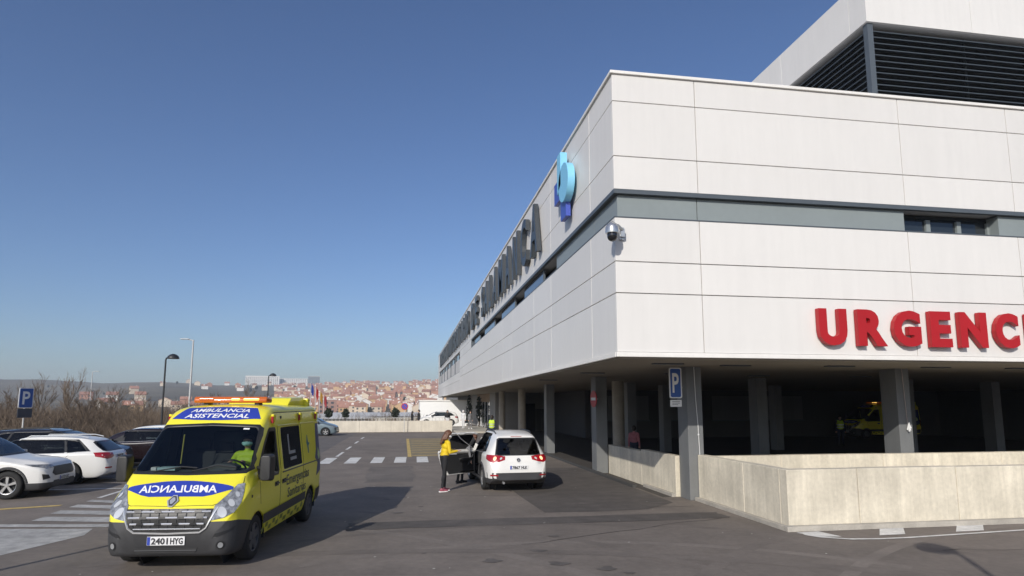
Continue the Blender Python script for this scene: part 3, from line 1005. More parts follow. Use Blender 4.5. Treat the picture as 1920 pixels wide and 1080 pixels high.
def plate(v, p, D, text, name='number_plate', w=.52, h=.11):
    c = v.hit(p, D, .012)
    sx = 1 if D[0] > 0 else -1
    o = MB().box(-.006, .006, -w / 2, w / 2, -h / 2, h / 2).build(name, M_plate, v.root, bevel=.003)
    o.location = c
    b = MB().box(.004 * sx - .004, .004 * sx + .004, (-w / 2 + .004) * sx, (-w / 2 + .048) * sx, -h / 2 + .004, h / 2 - .004)
    b.build('plate_band', M_plateeu, o)
    usable = w - .085
    for half, word in enumerate(text.split()):
        vs, fs = text_geo(word, h * .98, .004, 0, 1.0, 2)
        x0 = min(q.x for q in vs); x1 = max(q.x for q in vs)
        u0, u1 = ((0, usable * .53), (usable * .60, usable))[half]
        k = (u1 - u0) / (x1 - x0)
        bt = MB().add([(.0105 * sx, (-w / 2 + .062 + u0 + (q.x - x0) * k) * sx, q.y - h * .35) for q in vs], fs)
        bt.build('plate_digits' if not half else 'plate_letters', M_platetx, o, fixn=False)
    return o

# ---------------------------------------------------------------- generic car
def car(name, loc, rz, label, kind, paint, L, W, Hh, wb, rw, clad=False, tint=None, group=None, rimstyle='five', belt=None, doors_open=False, lit=False, tail='wide', plates=None, face='suv'):
    hw = W / 2
    k = Hh
    if kind == 'suv':
        zt = [(0, .60), (.05, .80), (.14, .90), (.45, .985), (.95, 1.05), (1.22, 1.10), (1.62, 1.38), (2.02, Hh - .085), (2.4, Hh - .01), (2.9, Hh), (L - .85, Hh - .045), (L - .42, Hh - .12), (L - .30, Hh - .28), (L - .12, 1.0), (L - .03, .84), (L, .62)]
        zs = [(0, .50), (.12, .72), (.5, .86), (1.2, .98), (2.2, 1.0), (L - .7, 1.05), (L - .2, .96), (L, .56)]
        ws, we = 1.16, 2.02
        rg = (L - .36, L - .10); rz0, rz1 = 1.03, Hh - .19
    elif kind == 'estate':
        zt = [(0, .50), (.05, .66), (.14, .75), (.6, .88), (1.05, .94), (1.32, .98), (1.75, 1.22), (2.15, Hh - .07), (2.55, Hh - .005), (3.0, Hh), (L - 1.0, Hh - .05), (L - .62, Hh - .12), (L - .45, Hh - .22), (L - .14, .98), (L - .03, .88), (L, .60)]
        zs = [(0, .42), (.12, .62), (.5, .76), (1.3, .87), (2.2, .90), (L - .7, .95), (L - .2, .90), (L, .54)]
        ws, we = 1.26, 2.15
        rg = (L - .55, L - .12); rz0, rz1 = .99, Hh - .19
    else:  # hatch
        zt = [(0, .50), (.05, .66), (.14, .76), (.5, .90), (.8, .98), (1.0, 1.05), (1.45, 1.32), (1.85, Hh - .06), (2.2, Hh - .005), (2.6, Hh), (L - .7, Hh - .06), (L - .35, Hh - .16), (L - .25, Hh - .28), (L - .08, .95), (L - .02, .82), (L, .58)]
        zs = [(0, .42), (.12, .62), (.5, .78), (1.1, .92), (2.2, .95), (L - .7, 1.0), (L - .2, .90), (L, .54)]
        ws, we = .98, 1.86
        rg = (L - .30, L - .07); rz0, rz1 = 1.0, Hh - .21
    gc = .20 if clad else .16
    prof = dict(zt=zt, zs=zs,
                zb=[(0, gc + .08), (.25, gc), (L - .4, gc + .02), (L, gc + .16)],
                w=[(0, hw * .66), (.06, hw * .80), (.2, hw * .93), (.55, hw * .985), (1.0, hw), (L - 1.0, hw), (L - .35, hw * .955), (L - .1, hw * .87), (L, hw * .74)],
                wt=[(0, hw * .50), (.15, hw * .70), (.9, hw * .78), (ws, hw * .78), (we, hw * .66), (L - .9, hw * .64), (L - .45, hw * .62), (L - .12, hw * .68), (L, hw * .55)],
                dr=[(0, .05), (.4, .035), (ws, .035), (we, .07), (L - .5, .07), (L - .1, .03), (L, .03)])
    v = Vehicle(name, loc, rz, label, 'car', L, prof, group)
    f0 = wb[0]; axles = (f0, f0 + wb[1])
    v.mi('body')
    X = v.X
    zbelt = v.F['zs']
    # cladding along the sill
    if clad:
        zc = gc + .20
        v.mark([(X(-.1), -.1), (X(L + .1), -.1), (X(L + .1), zc), (X(-.1), zc)], 'side', lambda c, n: True, M_plast)
    # dark frame round the side windows, then the panes
    b0 = zbelt(2.0) + .035
    top = Hh - .115
    xa, xe = ws + .38, L - (.62 if kind != 'hatch' else .5)
    bp = axles[0] + (.98 if kind != 'hatch' else .92)     # b pillar
    cp = axles[1] - .18
    outline = [(X(xa - .10), b0 - .01), (X(we + .12), top + .02), (X(L - 1.0), top + .005), (X(xe - .30), top - .045), (X(xe + .08), b0 + .07)]
    tint = tint or M_tint
    for sg in (1, -1):
        pr = lambda c, n, sg=sg: c.y * sg > hw * .35 and n.z < .8
        if not (doors_open and sg == 1):
            v.mark(outline, 'side', pr, M_black)
    doors = []
    def door_out(a0, a1, rear):
        z0 = gc + .12
        if not rear:
            return [(X(a0), z0), (X(a1), z0), (X(a1), top + .045), (X(we + .05), top + .045), (X(a0 + .02), b0 + .02)]
        return [(X(a0), z0), (X(axles[1] - rw - .06), z0), (X(axles[1] - rw * .45), z0 + .36), (X(a1), b0 - .02), (X(a1), top + .02), (X(a1 - .1), top + .045), (X(a0), top + .045)]
    panes = [('front_side_window', [(X(xa + .16), b0 + .012), (X(we + .22), top - .012), (X(bp - .03), top - .006), (X(bp - .03), b0 + .012)]),
             ('rear_side_window', [(X(bp + .04), b0 + .012), (X(bp + .04), top - .006), (X(cp - .12), top - .012), (X(cp + .02), b0 + .03)]),
             ('quarter_window', [(X(cp + .10), b0 + .035), (X(cp - .03), top - .022), (X(xe - .33), top - .065), (X(xe - .04), b0 + .085)])]
    for sg in (1, -1):
        pr = lambda c, n, sg=sg: c.y * sg > hw * .35 and n.z < .8
        for i, (nm, pl) in enumerate(panes):
            if doors_open and sg == 1 and i < 2:
                piv = (X(xa - .22) if i == 0 else X(bp + .02), hw * .97, 0)
                g_ = v.take(pl, 'side', pr, nm, tint, 0, pivot=piv)
                doors.append((i, g_, piv))
            else:
                v.take(pl, 'side', pr, nm, tint if i == 0 else (tint if not clad else tint))
    if doors_open:
        pr = lambda c, n: c.y > hw * .35 and n.z < .8 and n.z > -.7
        for i, g_, piv in doors:
            pl = door_out(xa - .22, bp, False) if i == 0 else door_out(bp + .02, cp + .16, True)
            d = v.take(pl, 'side', pr, 'door', None, 0, pivot=piv)
            d.data.materials.clear()
            for q in [paint] + v.mats[1:]: d.data.materials.append(q)
            d.data.materials.append(M_liner)
            md = d.modifiers.new('thick', 'SOLIDIFY'); md.thickness = .055; md.offset = -1
            lm = bmesh.new(); lm.from_mesh(d.data)
            bmesh.ops.delete(lm, geom=[f for f in lm.faces if f.calc_center_median().z > b0 - .03], context='FACES')
            lm.normal_update()
            cc = sum((q.co for q in lm.verts), Vector()) / max(1, len(lm.verts))
            for q in lm.verts:
                q.co = cc + (q.co - cc) * .93 - q.normal * .062
            bmesh.ops.reverse_faces(lm, faces=lm.faces)
            lme = bpy.data.meshes.new('door_lining'); lm.to_mesh(lme); lm.free()
            lme.materials.clear(); lme.materials.append(M_liner)
            for q in lme.polygons: q.material_index = 0
            link('door_lining', lme, d)
            g_.parent = d; g_.location = (0, 0, 0)
            ang = R(-58 if i == 0 else -52)
            d.rotation_euler = (0, 0, ang)
            # arm rest and grab handle on the inner lining
            xl = (bp - xa + .2) if i == 0 else .95
            MB().box(-xl * .78, -xl * .25, -.16, -.05, .74, .82).build('arm_rest', M_liner, d, bevel=.02)
            MB().tube([(-xl * .40, -.09, .60), (-xl * .30, -.13, .74), (-xl * .18, -.12, .92)], .02, 6).build('pull_handle', M_black, d, smooth=True)
    # windscreen and rear window
    prf = lambda c, n: n.x > .12 and c.z > .8 and X(we + .35) < c.x < X(ws - .2)
    def endpoly(zlo, zhi, ylo, yhi, r=.06):
        return [(-ylo, zlo + r * .4), (-ylo + r, zlo), (ylo - r, zlo), (ylo, zlo + r * .4), (yhi, zhi - r * .6), (yhi - r, zhi), (-yhi + r, zhi), (-yhi, zhi - r * .6)]
    zlo = v.F['zt'](ws + .12); zhi = v.F['zt'](we - .04)
    v.mark(endpoly(zlo - .03, zhi + .01, hw * .80, hw * .645), 'end', prf, M_black)
    v.take(endpoly(zlo + .02, zhi - .02, hw * .76, hw * .615), 'end', prf, 'windscreen', M_shield)
    prb = lambda c, n: n.x < -.12 and c.z > .8 and c.x < X(L - .75)
    v.mark(endpoly(rz0 - .01, rz1 + .02, hw * .73, hw * .63), 'end', prb, M_black)
    v.take(endpoly(rz0 + .02, rz1 - .01, hw * .70, hw * .60), 'end', prb, 'rear_window', M_dtint)
    arches(v, axles, rw, hw * .62)
    v.done(paint)
    # wheels
    tw = .225
    for a in axles:
        for sg in (1, -1):
            wheel(v, X(a), sg * (hw - tw / 2 - .012), rw, tw, rimstyle, sg == 1)
    # sills, seams, handles, lamps
    for sg in (1, -1):
        D = (0, sg, .12)
        if clad:
            for a in axles:
                pts = [(X(a) + (rw + .10) * math.cos(t), sg * hw, rw * .96 + (rw + .10) * math.sin(t)) for t in [R(8 + 164 * i / 16) for i in range(17)]]
                v.line(pts, (0, sg, 0), 'arch_trim', M_plast, .075, .0)
        if not (doors_open and sg == 1):
            for a, zz in ((bp, 1), (xa - .22, 0)):
                v.line([(X(a), sg * hw, gc + .22), (X(a), sg * hw, b0 - .03)], (0, sg, 0), 'door_seam', M_black, .009, -.001)
            v.line([(X(axles[1] - rw * .5), sg * hw, gc + .60), (X(cp + .16), sg * hw, b0 - .02)], (0, sg, 0), 'door_seam', M_black, .009, -.001)
            for a in (bp - .22, cp - .05):
                v.line([(X(a), sg * hw, b0 - .13), (X(a + .17), sg * hw, b0 - .12)], (0, sg, 0), 'door_handle', paint, .034, .016)
        v.line([(X(xa + .12), sg * hw, b0 - .014), (X(xe - .05), sg * hw, b0 + .05)], D, 'belt_moulding', M_chrome, .014, .002)
        # mirror
        mx = X(xa + .10)
        mo = MB().prism(rrect(-.10, .10, -.075, .075, .04), 0, .11, 'x')
        mo.v = [(mx + q[0] + (.02 if q[0] > .05 else 0), sg * (hw + .10) + q[1] * .95, b0 + .06 + q[2]) for q in mo.v]
        mo.tube([(mx + .05, sg * hw * .93, b0 + .0), (mx + .05, sg * (hw + .05), b0 + .03)], .03, 6)
        mo.build('mirror', paint if kind != 'hatch' else M_black, v.root, bevel=.015, smooth=True)
        # head lamp
        zh = v.F['zt'](.14) - .10
        Dh = (1, .75 * sg, .25)
        y = sg
        v.patch([(X(.03), y * hw * .50, zh - .02), (X(.10), y * hw * .80, zh - .035), (X(.36), y * hw * .96, zh + .03), (X(.55), y * hw * .97, zh + .095), (X(.30), y * hw * .88, zh + .085), (X(.07), y * hw * .55, zh + .05)], Dh, 'headlight', M_lamp, .005)
        # fog intake
        v.patch([(X(.05), y * hw * .70, .50), (X(.16), y * hw * .86, .47), (X(.18), y * hw * .88, .62), (X(.06), y * hw * .76, .60)], Dh, 'air_intake', M_black, .004)
        # tail lamp
        Dt = (-1, .8 * sg, .1)
        zt_ = .98 if kind == 'suv' else .90
        if tail == 'tall':
            v.patch([(X(L - .13), y * hw * .70, .92), (X(L - .28), y * hw * .90, .92), (X(L - .46), y * hw * .80, Hh - .25), (X(L - .34), y * hw * .66, Hh - .25)], Dt, 'tail_light', M_tail, .006)
        else:
            tl = v.patch([(X(L - .05), y * hw * .44, zt_ - .07), (X(L - .08), y * hw * .60, zt_ - .13), (X(L - .12), y * hw * .78, zt_ - .15), (X(L - .38), y * hw * .955, zt_ - .06), (X(L - .42), y * hw * .95, zt_ + .06), (X(L - .14), y * hw * .74, zt_ + .06), (X(L - .07), y * hw * .46, zt_ + .03)], Dt, 'tail_light', M_tail, .006)
            for q, (a, yy) in enumerate(((.12, .74), (.08, .56))):
                c = v.hit((X(L - a), y * hw * yy, zt_ - .04), Dt, .010)
                if lit:
                    d = Vector(Dt).normalized()
                    rr = .055 if q == 0 else .035
                    v.patch([tuple(Vector((X(L - a), y * hw * yy, zt_ - .035)) + Vector((0, math.cos(t) * rr, math.sin(t) * rr))) for t in [2 * math.pi * i / 14 for i in range(14)]], Dt, 'brake_lamp', M_taillit if q == 0 else M_lampw, .012, parent=tl, fine=.2)
        # rear reflector
        v.patch([(X(L - .04), y * hw * .62, .47), (X(L - .12), y * hw * .86, .47), (X(L - .12), y * hw * .86, .51), (X(L - .04), y * hw * .62, .51)], Dt, 'reflector', M_tail, .014)
    # grille and lower intake
    zg = v.F['zt'](.14) - .10
    if face == 'suv':
        v.patch([(X(0), -hw * .50, zg + .01), (X(0), -hw * .62, zg - .16), (X(0), -hw * .52, zg - .24), (X(0), hw * .52, zg - .24), (X(0), hw * .62, zg - .16), (X(0), hw * .50, zg + .01)], (1, 0, .1), 'grille', M_black, .006)
        v.patch([(X(0), -hw * .70, .30), (X(0), -hw * .58, .44), (X(0), hw * .58, .44), (X(0), hw * .70, .30)], (1, 0, 0), 'lower_bumper', M_plast, .006)
    else:
        v.patch([(X(0), -hw * .45, zg + .01), (X(0), -hw * .40, zg - .10), (X(0), hw * .40, zg - .10), (X(0), hw * .45, zg + .01)], (1, 0, .1), 'grille', M_black, .006)
        v.patch([(X(0), -hw * .62, .26), (X(0), -hw * .5, .38), (X(0), hw * .5, .38), (X(0), hw * .62, .26)], (1, 0, 0), 'lower_grille', M_black, .006)
    if clad:
        v.patch([(X(L), -hw * .93, gc + .17), (X(L), -hw * .95, gc + .36), (X(L), hw * .95, gc + .36), (X(L), hw * .93, gc + .17)], (-1, 0, 0), 'rear_bumper', M_plast, .006)
    if plates:
        plate(v, (X(L), 0, plates[1]), (-1, 0, 0), plates[0])
        plate(v, (X(0), 0, .48), (1, 0, 0), plates[0])
    # roof rails
    if kind in ('suv', 'estate'):
        for sg in (1, -1):
            q = [(X(we + .2), sg * hw * .62, Hh - .08), (X(we + .35), sg * hw * .60, Hh + .005), (X(L - 1.0), sg * hw * .585, Hh - .005), (X(L - .75), sg * hw * .58, Hh - .07)]
            MB().tube(q, .017, 6).build('roof_rail', M_black if paint in (M_vblack, M_vwhite) and kind == 'suv' else M_steel, v.root, smooth=True)
    # high brake lamp, wiper
    v.patch([(X(L - .40), -.16, rz1 + .055), (X(L - .40), .16, rz1 + .055), (X(L - .40), .16, rz1 + .035), (X(L - .40), -.16, rz1 + .035)], (-1, 0, .6), 'high_brake_light', M_tail, .006)
    # interior
    MB().box(X(L - .7), X(.9), -hw * .82, hw * .82, gc + .06, gc + .14).build('floor_pan', M_liner, v.root)
    MB().prism([(X(xa + .28), .55), (X(ws + .05), .55), (X(ws + .02), v.F['zt'](ws) - .06), (X(xa + .22), b0 - .02)], -hw * .80, hw * .80, 'y').build('dashboard', M_liner, v.root, bevel=.03)
    for yy in (-.36, .36):
        seat(v.root, X(bp - .12), yy, gc + .18, .5, .98 if kind == 'suv' else .90)
        seat(v.root, X(cp - .12), yy, gc + .20, .58, .94 if kind == 'suv' else .86)
    steering(v.root, X(xa + .42), .36, b0 - .08)
    return v
# ---------------------------------------------------------------- the ambulance
def ambulance(loc, rz, label, detail=True):
    L = 5.05
    prof = dict(
        zt=[(0, .80), (.03, .90), (.09, .975), (.2, 1.05), (.5, 1.22), (.80, 1.375), (.90, 1.44), (1.25, 1.77), (1.62, 2.13), (1.76, 2.25), (1.9, 2.355), (2.05, 2.425), (2.25, 2.46), (2.7, 2.475), (4.85, 2.475), (4.98, 2.44), (5.05, 2.37)],
        zb=[(0, .30), (.08, .24), (.3, .22), (1.2, .28), (4.7, .30), (5.05, .36)],
        zs=[(0, .60), (.09, .80), (.3, .95), (.8, 1.15), (1.3, 1.27), (1.8, 1.35), (5.05, 1.35)],
        w=[(0, .70), (.04, .80), (.12, .89), (.28, .955), (.6, .995), (1.0, 1.01), (4.75, 1.01), (4.95, .99), (5.05, .95)],
        wt=[(0, .55), (.15, .68), (.5, .80), (.80, .88), (1.25, .865), (1.62, .84), (2.1, .85), (2.7, .86), (4.9, .86), (5.05, .82)],
        dr=[(0, .06), (.3, .05), (.8, .04), (1.2, .07), (1.62, .09), (2.1, .14), (2.7, .17), (5.05, .17)])
    g_ = pchip([(0, 0), (.12, .11), (.8, .58), (1.62, 1.40), (2.3, 2.12), (2.7, 2.62), (3.0, 3.0), (5.05, 5.05)])   # short bonnet
    prof = {k_: [(g_(a_), b_) for a_, b_ in q_] for k_, q_ in prof.items()}
    v = Vehicle('ambulance', loc, rz, label, 'ambulance', L, prof, ks=.985, nst=80)
    v.X = lambda a: L / 2 - g_(a)
    X = v.X
    fw_ = v.F['w']
    v.F = dict(v.F); v.F['w'] = lambda a: fw_(g_(a))
    ft_ = v.F['zt']
    v.F['zt'] = lambda a: ft_(g_(a))
    root = v.root
    M_navy = mat('livery_blue', (.03, .055, .36), .35, coat=.3)
    M_navyd = mat('livery_navy', (.04, .055, .16), .4)
    M_wht = mat('livery_white', (.80, .80, .80), .45)
    M_txt = mat('livery_text', (.09, .10, .09), .5)
    M_orange = mat('beacon_orange', (.50, .11, .012), .2, coat=.7, emit=(1, .25, .02), estr=.03)
    M_amberlit = mat('beacon_lit', (.9, .5, .06), .25, emit=(1.0, .60, .12), estr=1.5)
    rw = .35
    axles = (1.10, 4.08)
    v.mi('body')
    side = {sg: (lambda c, n, sg=sg: c.y * sg > .45 and abs(n.y) > .3) for sg in (1, -1)}
    # dark bumper and sill
    v.mark([(L / 2 + .2, 0), (X(1.05), 0), (X(1.05), .60), (X(.75), .67), (X(.25), .735), (L / 2 + .2, .745)], 'side', lambda c, n: True, M_plast)
    # glass with black borders
    prf = lambda c, n: n.x > .15 and c.z > 1.3 and c.x > X(1.95)
    def ws_poly(d):
        return [(-.94 + d, 1.43 + d), (-.88 + d, 1.375 + d), (0, 1.355 + d), (.88 - d, 1.375 + d), (.94 - d, 1.43 + d), (.85 - d, 2.06 - d), (.79 - d, 2.12 - d), (0, 2.15 - d), (-.79 + d, 2.12 - d), (-.85 + d, 2.06 - d)]
    v.mark(ws_poly(0), 'end', prf, M_black)
    v.take(ws_poly(.045), 'end', prf, 'windscreen', glass('cab_glass', (.55, .60, .59)))
    for sg in (1, -1):
        dp = [(X(1.20), 1.22), (X(1.16), 1.36), (X(1.80), 2.03), (X(1.86), 2.06), (X(2.10), 2.06), (X(2.14), 2.02), (X(2.14), 1.30), (X(2.10), 1.22)]
        v.mark(dp, 'side', side[sg], M_black)
        v.take([(X(1.30), 1.27), (X(1.29), 1.40), (X(1.83), 1.99), (X(2.07), 1.99), (X(2.07), 1.27)], 'side', side[sg], 'door_window', M_tint)
        v.take(rrect(X(3.38), X(2.36), 1.27, 2.04, .05), 'side', side[sg], 'side_window', mat('privacy_glass', (.03, .032, .035), .08, spec=.6), 0)
    arches(v, axles, rw, .62)
    v.done(M_vyellow)
    for a in axles:
        for sg in (1, -1):
            wheel(v, X(a), sg * .87, rw, .225, 'steel', sg == 1)
    # ---- front
    for sg in (1, -1):
        y = sg
        hl = v.patch([(X(.06), y * .56, .735), (X(.12), y * .74, .765), (X(.22), y * .86, .83), (X(.36), y * .945, .97), (X(.52), y * .96, 1.12), (X(.66), y * .94, 1.25), (X(.54), y * .86, 1.24), (X(.30), y * .75, 1.09), (X(.12), y * .62, .95)], (1, .8 * sg, .35), 'headlight', M_lamp, .008)
        for a, yy, zz, rr in ((.13, .72, .85, .085), (.27, .82, .97, .062), (.42, .88, 1.09, .045)):
            v.patch([tuple(Vector((X(a), y * yy, zz)) + Vector((-.35 * math.cos(t) * rr * .4, y * math.cos(t) * rr * .8, math.sin(t) * rr))) for t in [2 * math.pi * i / 16 for i in range(16)]], (1, .8 * sg, .35), 'reflector', M_lampw, .014, parent=hl, fine=.3)
        # bumper intake, side step, fog lamp
        v.patch([(X(.05), y * .62, .50), (X(.16), y * .90, .60), (X(.20), y * .93, .66), (X(.12), y * .84, .61), (X(.06), y * .66, .57)], (1, .6 * sg, 0), 'bumper_intake', M_black, .006)
        fg = v.patch([tuple(Vector((X(.1), y * .74, .40)) + Vector((0, y * math.cos(t) * .07, math.sin(t) * .06))) for t in [2 * math.pi * i / 16 for i in range(16)]], (1, .45 * sg, 0), 'fog_recess', M_black, .006)
        v.patch([tuple(Vector((X(.1), y * .74, .40)) + Vector((0, y * math.cos(t) * .04, math.sin(t) * .04))) for t in [2 * math.pi * i / 14 for i in range(14)]], (1, .45 * sg, 0), 'fog_light', M_steel, .012, parent=fg, fine=.2)
    gr = v.patch([(X(0), -.66, .93), (X(0), -.54, .66), (X(0), -.46, .60), (X(0), .46, .60), (X(0), .54, .66), (X(0), .66, .93)], (1, 0, .15), 'grille', M_black, .005)
    v.line([(X(0), -.68, .95), (X(0), -.56, .655), (X(0), -.47, .59), (X(0), 0, .575), (X(0), .47, .59), (X(0), .56, .655), (X(0), .68, .95)], (1, 0, .15), 'grille_frame', M_chrome, .028, .012, parent=gr)
    for zz, ww in ((.885, .60), (.80, .565), (.715, .53), (.645, .48)):
        pts = [(X(0), -ww + 2 * ww * i / 10, zz) for i in range(11)]
        v.line(pts, (1, 0, .15), 'grille_bar', M_chrome, .030 if zz > .65 else .016, .018, parent=gr)
        if zz > .65:
            for kx in range(4):
                yy = -ww * .72 + kx * ww * .48 + (.06 if zz == .80 else 0)
                v.patch([(X(0), yy - .055, zz - .012), (X(0), yy + .055, zz - .012), (X(0), yy + .045, zz + .018), (X(0), yy - .045, zz + .018)], (1, 0, .15), 'grille_slot', M_black, .036, parent=gr)
    for kx in range(9):
        yy = -.48 + kx * .12
        v.line([(X(0), yy, .62), (X(0), yy * 1.12, .92)], (1, 0, .15), 'grille_rib', M_plast, .012, .012, parent=gr)
    lg = v.patch([(X(0), -.42, .30), (X(0), -.46, .375), (X(0), .46, .375), (X(0), .42, .30)], (1, 0, 0), 'lower_grille', M_black, .006)
    v.line([(X(0), -.44, .335), (X(0), .44, .335)], (1, 0, 0), 'grille_bar', M_plast, .02, .01, parent=lg)
    plate(v, (X(0), 0, .475), (1, 0, 0), '2401 HYG', w=.54, h=.125)
    # diamond emblem
    Dh = Vector((.75, 0, .65))
    def dia(w_, h_, o_, nm, m, off, par=None):
        c = Vector((X(.14), 0, 1.02))
        V_ = Vector((-.45, 0, .6)).normalized()
        return v.patch([tuple(c + Vector((0, w_ * q[0], 0)) + V_ * (h_ * q[1])) for q in ((-.35, -1), (.35, -1), (1, 0), (.35, 1), (-.35, 1), (-1, 0))], Dh, nm, m, off, parent=par, fine=.3)
    em = dia(.085, .11, 0, 'emblem', M_chrome, .020)
    dia(.062, .088, 0, 'emblem_inset', M_plast, .023, em)
    dia(.042, .062, 0, 'emblem_core', M_chrome, .026, em)
    # bonnet decal with mirrored word
    def hood(a, yy):
        return (X(a), yy, v.F['zt'](a))
    up = []
    lo = []
    for i in range(13):
        t = i / 12
        yy = -.80 + 1.60 * t
        up.append(hood(.50 + .13 * math.sin(math.pi * t) , yy * .985))
    for i in range(13):
        t = i / 12
        yy = .80 - 1.60 * t
        q = abs(2 * t - 1)
        lo.append(hood(.245 + .22 * max(0, q - .55) ** 1.2 / .45 ** 1.2 * .9, yy * (1 if q < .9 else .985)))
    dec = v.patch(up + lo, (.45, 0, .9), 'bonnet_decal', M_navy, .004, fine=.06)
    V_ = Vector((-(.85 - .30), 0, 1.375 - 1.10)).normalized()
    v.text('AMBULANCIA', Vector(hood(.335, -.58)), (0, 1, 0), V_, (.45, 0, .9), 'bonnet_text', M_wht, .195, .008, parent=dec, bold=.02, width=1.16, mirror=True, shear=.25)
    # brow decal with two lines of text
    def roofp(a, yy):
        return (X(a), yy, v.F['zt'](a))
    bd = v.patch([roofp(1.74, -.76), roofp(1.70, -.36), roofp(1.69, 0), roofp(1.70, .36), roofp(1.74, .76), roofp(2.02, .60), roofp(2.03, 0), roofp(2.02, -.60)], (.6, 0, .8), 'brow_decal', M_navy, .004, fine=.06)
    Vr = Vector((-.30, 0, .19)).normalized()
    v.text('AMBULANCIA', Vector(roofp(1.865, -.50)), (0, 1, 0), Vr, (.6, 0, .8), 'brow_text', M_wht, .155, .008, parent=bd, bold=.02, width=1.02, shear=.15)
    v.text('ASISTENCIAL', Vector(roofp(1.74, -.55)), (0, 1, 0), Vr, (.6, 0, .8), 'brow_text', M_wht, .155, .008, parent=bd, bold=.02, width=1.10, shear=.15)
    # ---- light bar
    lb = MB()
    lb.prism([(-.15, 0), (.15, 0), (.165, .05), (.13, .115), (-.13, .115), (-.165, .05)], -.66, .66, 'y')
    o = lb.build('light_bar', M_orange, root, bevel=.03, bseg=3, smooth=True)
    o.location = (X(2.42), 0, 2.495)
    for y0, y1, m in ((-.56, -.30, M_orange), (.02, .17, M_amberlit), (.24, .52, M_amberlit)):
        MB().box(.135, .172, y0, y1, .045, .085).build('lamp_module', m, o, bevel=.01)
    MB().box(-.10, .10, -.50, -.42, -.06, .005).box(-.10, .10, .42, .50, -.06, .005).build('bar_foot', M_black, o)
    # roof pods
    MB().prism([(X(3.5), 2.44), (X(3.75), 2.60), (X(4.70), 2.63), (X(4.95), 2.44)], -.62, .62, 'y').build('roof_fairing', M_vyellow, root, bevel=.04, smooth=True)
    rb = MB().box(X(4.98), X(4.78), -.70, .70, 2.40, 2.60).build('rear_beacon', M_vyellow, root, bevel=.03)
    # upper side lamps and ribbed strip
    for sg in (1, -1):
        for a in (2.02, 3.42, 4.72):
            c = v.hit((X(a), sg * .9, 2.20), (0, sg, .2), .0)
            so = MB().prism([(-.07, .10), (.07, .10), (.03, -.10), (-.03, -.10)], 0, sg * .05, 'y').build('side_lamp', M_vyellow, root, bevel=.012)
            so.location = c
            MB().box(.045, .075, sg * .005, sg * .045, -.06, .06).build('lamp_lens', M_tail, so)
        v.line([(X(2.1), sg * .9, 2.335), (X(4.9), sg * .9, 2.34)], (0, sg, .4), 'roof_gutter', M_plast, .016, .001)
        v.line([(X(2.2), sg * 1, 2.08), (X(4.95), sg * 1, 2.08)], (0, sg, 0), 'body_crease', M_vyellow, .03, .004)
        # door seams and handles
        v.line([(X(1.24), sg, .84), (X(1.18), sg, 1.20)], (0, sg, 0), 'door_seam', M_black, .010, -.001)
        v.line([(X(2.20), sg, .34), (X(2.22), sg, 2.06)], (0, sg, 0), 'door_seam', M_black, .012, -.001)
        v.line([(X(3.46), sg, .40), (X(3.48), sg, 2.06)], (0, sg, 0), 'door_seam', M_black, .012, -.001)
        v.line([(X(2.30), sg, 1.235), (X(4.9), sg, 1.235)], (0, sg, 0), 'slide_rail', M_black, .026, .004)
        for a in (2.02, 2.40):
            v.patch([(X(a - .12), sg, 1.03), (X(a + .08), sg, 1.03), (X(a + .08), sg, 1.11), (X(a - .12), sg, 1.11)], (0, sg, 0), 'handle_recess', M_black, .004)
            v.line([(X(a - .09), sg, 1.075), (X(a + .06), sg, 1.075)], (0, sg, 0), 'door_handle', M_black, .03, .02)
        # dark rubbing strip
        for a0, a1 in ((1.35, 3.62),):
            v.patch([(X(a0), sg, .50), (X(a0), sg, .655), (X(a1), sg, .69), (X(a1), sg, .53)], (0, sg, 0), 'rubbing_strip', M_plast, .018)
        v.patch([(X(4.5), sg, .36), (X(4.5), sg, .62), (X(5.0), sg, .66), (X(5.0), sg, .38)], (0, sg, 0), 'rear_bumper_side', M_plast, .012)
        # chequer on the sill
        M_chk = mat('chequer_green', (.20, .22, .035), .4)
        for kx in range(12):
            a = 1.36 + kx * .185
            z0 = .34 + (.065 if kx % 2 else 0)
            v.patch([(X(a), sg, z0), (X(a + .13), sg, z0), (X(a + .13), sg, z0 + .075), (X(a), sg, z0 + .075)], (0, sg, 0), 'sill_check', M_chk, .005, fine=.3)
        # rear blue panel
        cur = [(X(4.97), sg, 2.04), (X(4.66), sg, 2.04), (X(4.60), sg, 1.75), (X(4.55), sg, 1.48), (X(4.40), sg, 1.30), (X(4.62), sg, 1.18), (X(4.52), sg, .90), (X(4.97), sg, 1.02)]
        rp = v.patch(cur, (0, sg, 0), 'rear_livery', M_navyd, .004)
        v.patch([(X(4.70), sg, 1.52), (X(4.62), sg, 1.34), (X(4.72), sg, 1.22), (X(4.84), sg, 1.36)], (0, sg, 0), 'livery_flash', mat('flash_green', (.42, .55, .25), .4), .008, parent=rp)
        # small cross emblem
        c = v.patch([(X(3.86), sg, 1.82), (X(3.90), sg, 1.82), (X(3.93), sg, 1.66), (X(4.02), sg, 1.66), (X(4.02), sg, 1.62), (X(3.95), sg, 1.60), (X(3.93), sg, 1.44), (X(3.87), sg, 1.44), (X(3.84), sg, 1.60), (X(3.80), sg, 1.66)], (0, sg, 0), 'health_emblem', mat('emblem_teal', (.03, .16, .22), .4), .004)
        U = (-sg, 0, 0)
        x1, x2 = ((2.50, 2.56) if sg > 0 else (4.05, 3.80))
        v.text('Emergencias', (X(x1), sg, .97), U, (0, 0, 1), (0, sg, 0), 'side_text', M_txt, .27, .006, bold=.012, width=1.55)
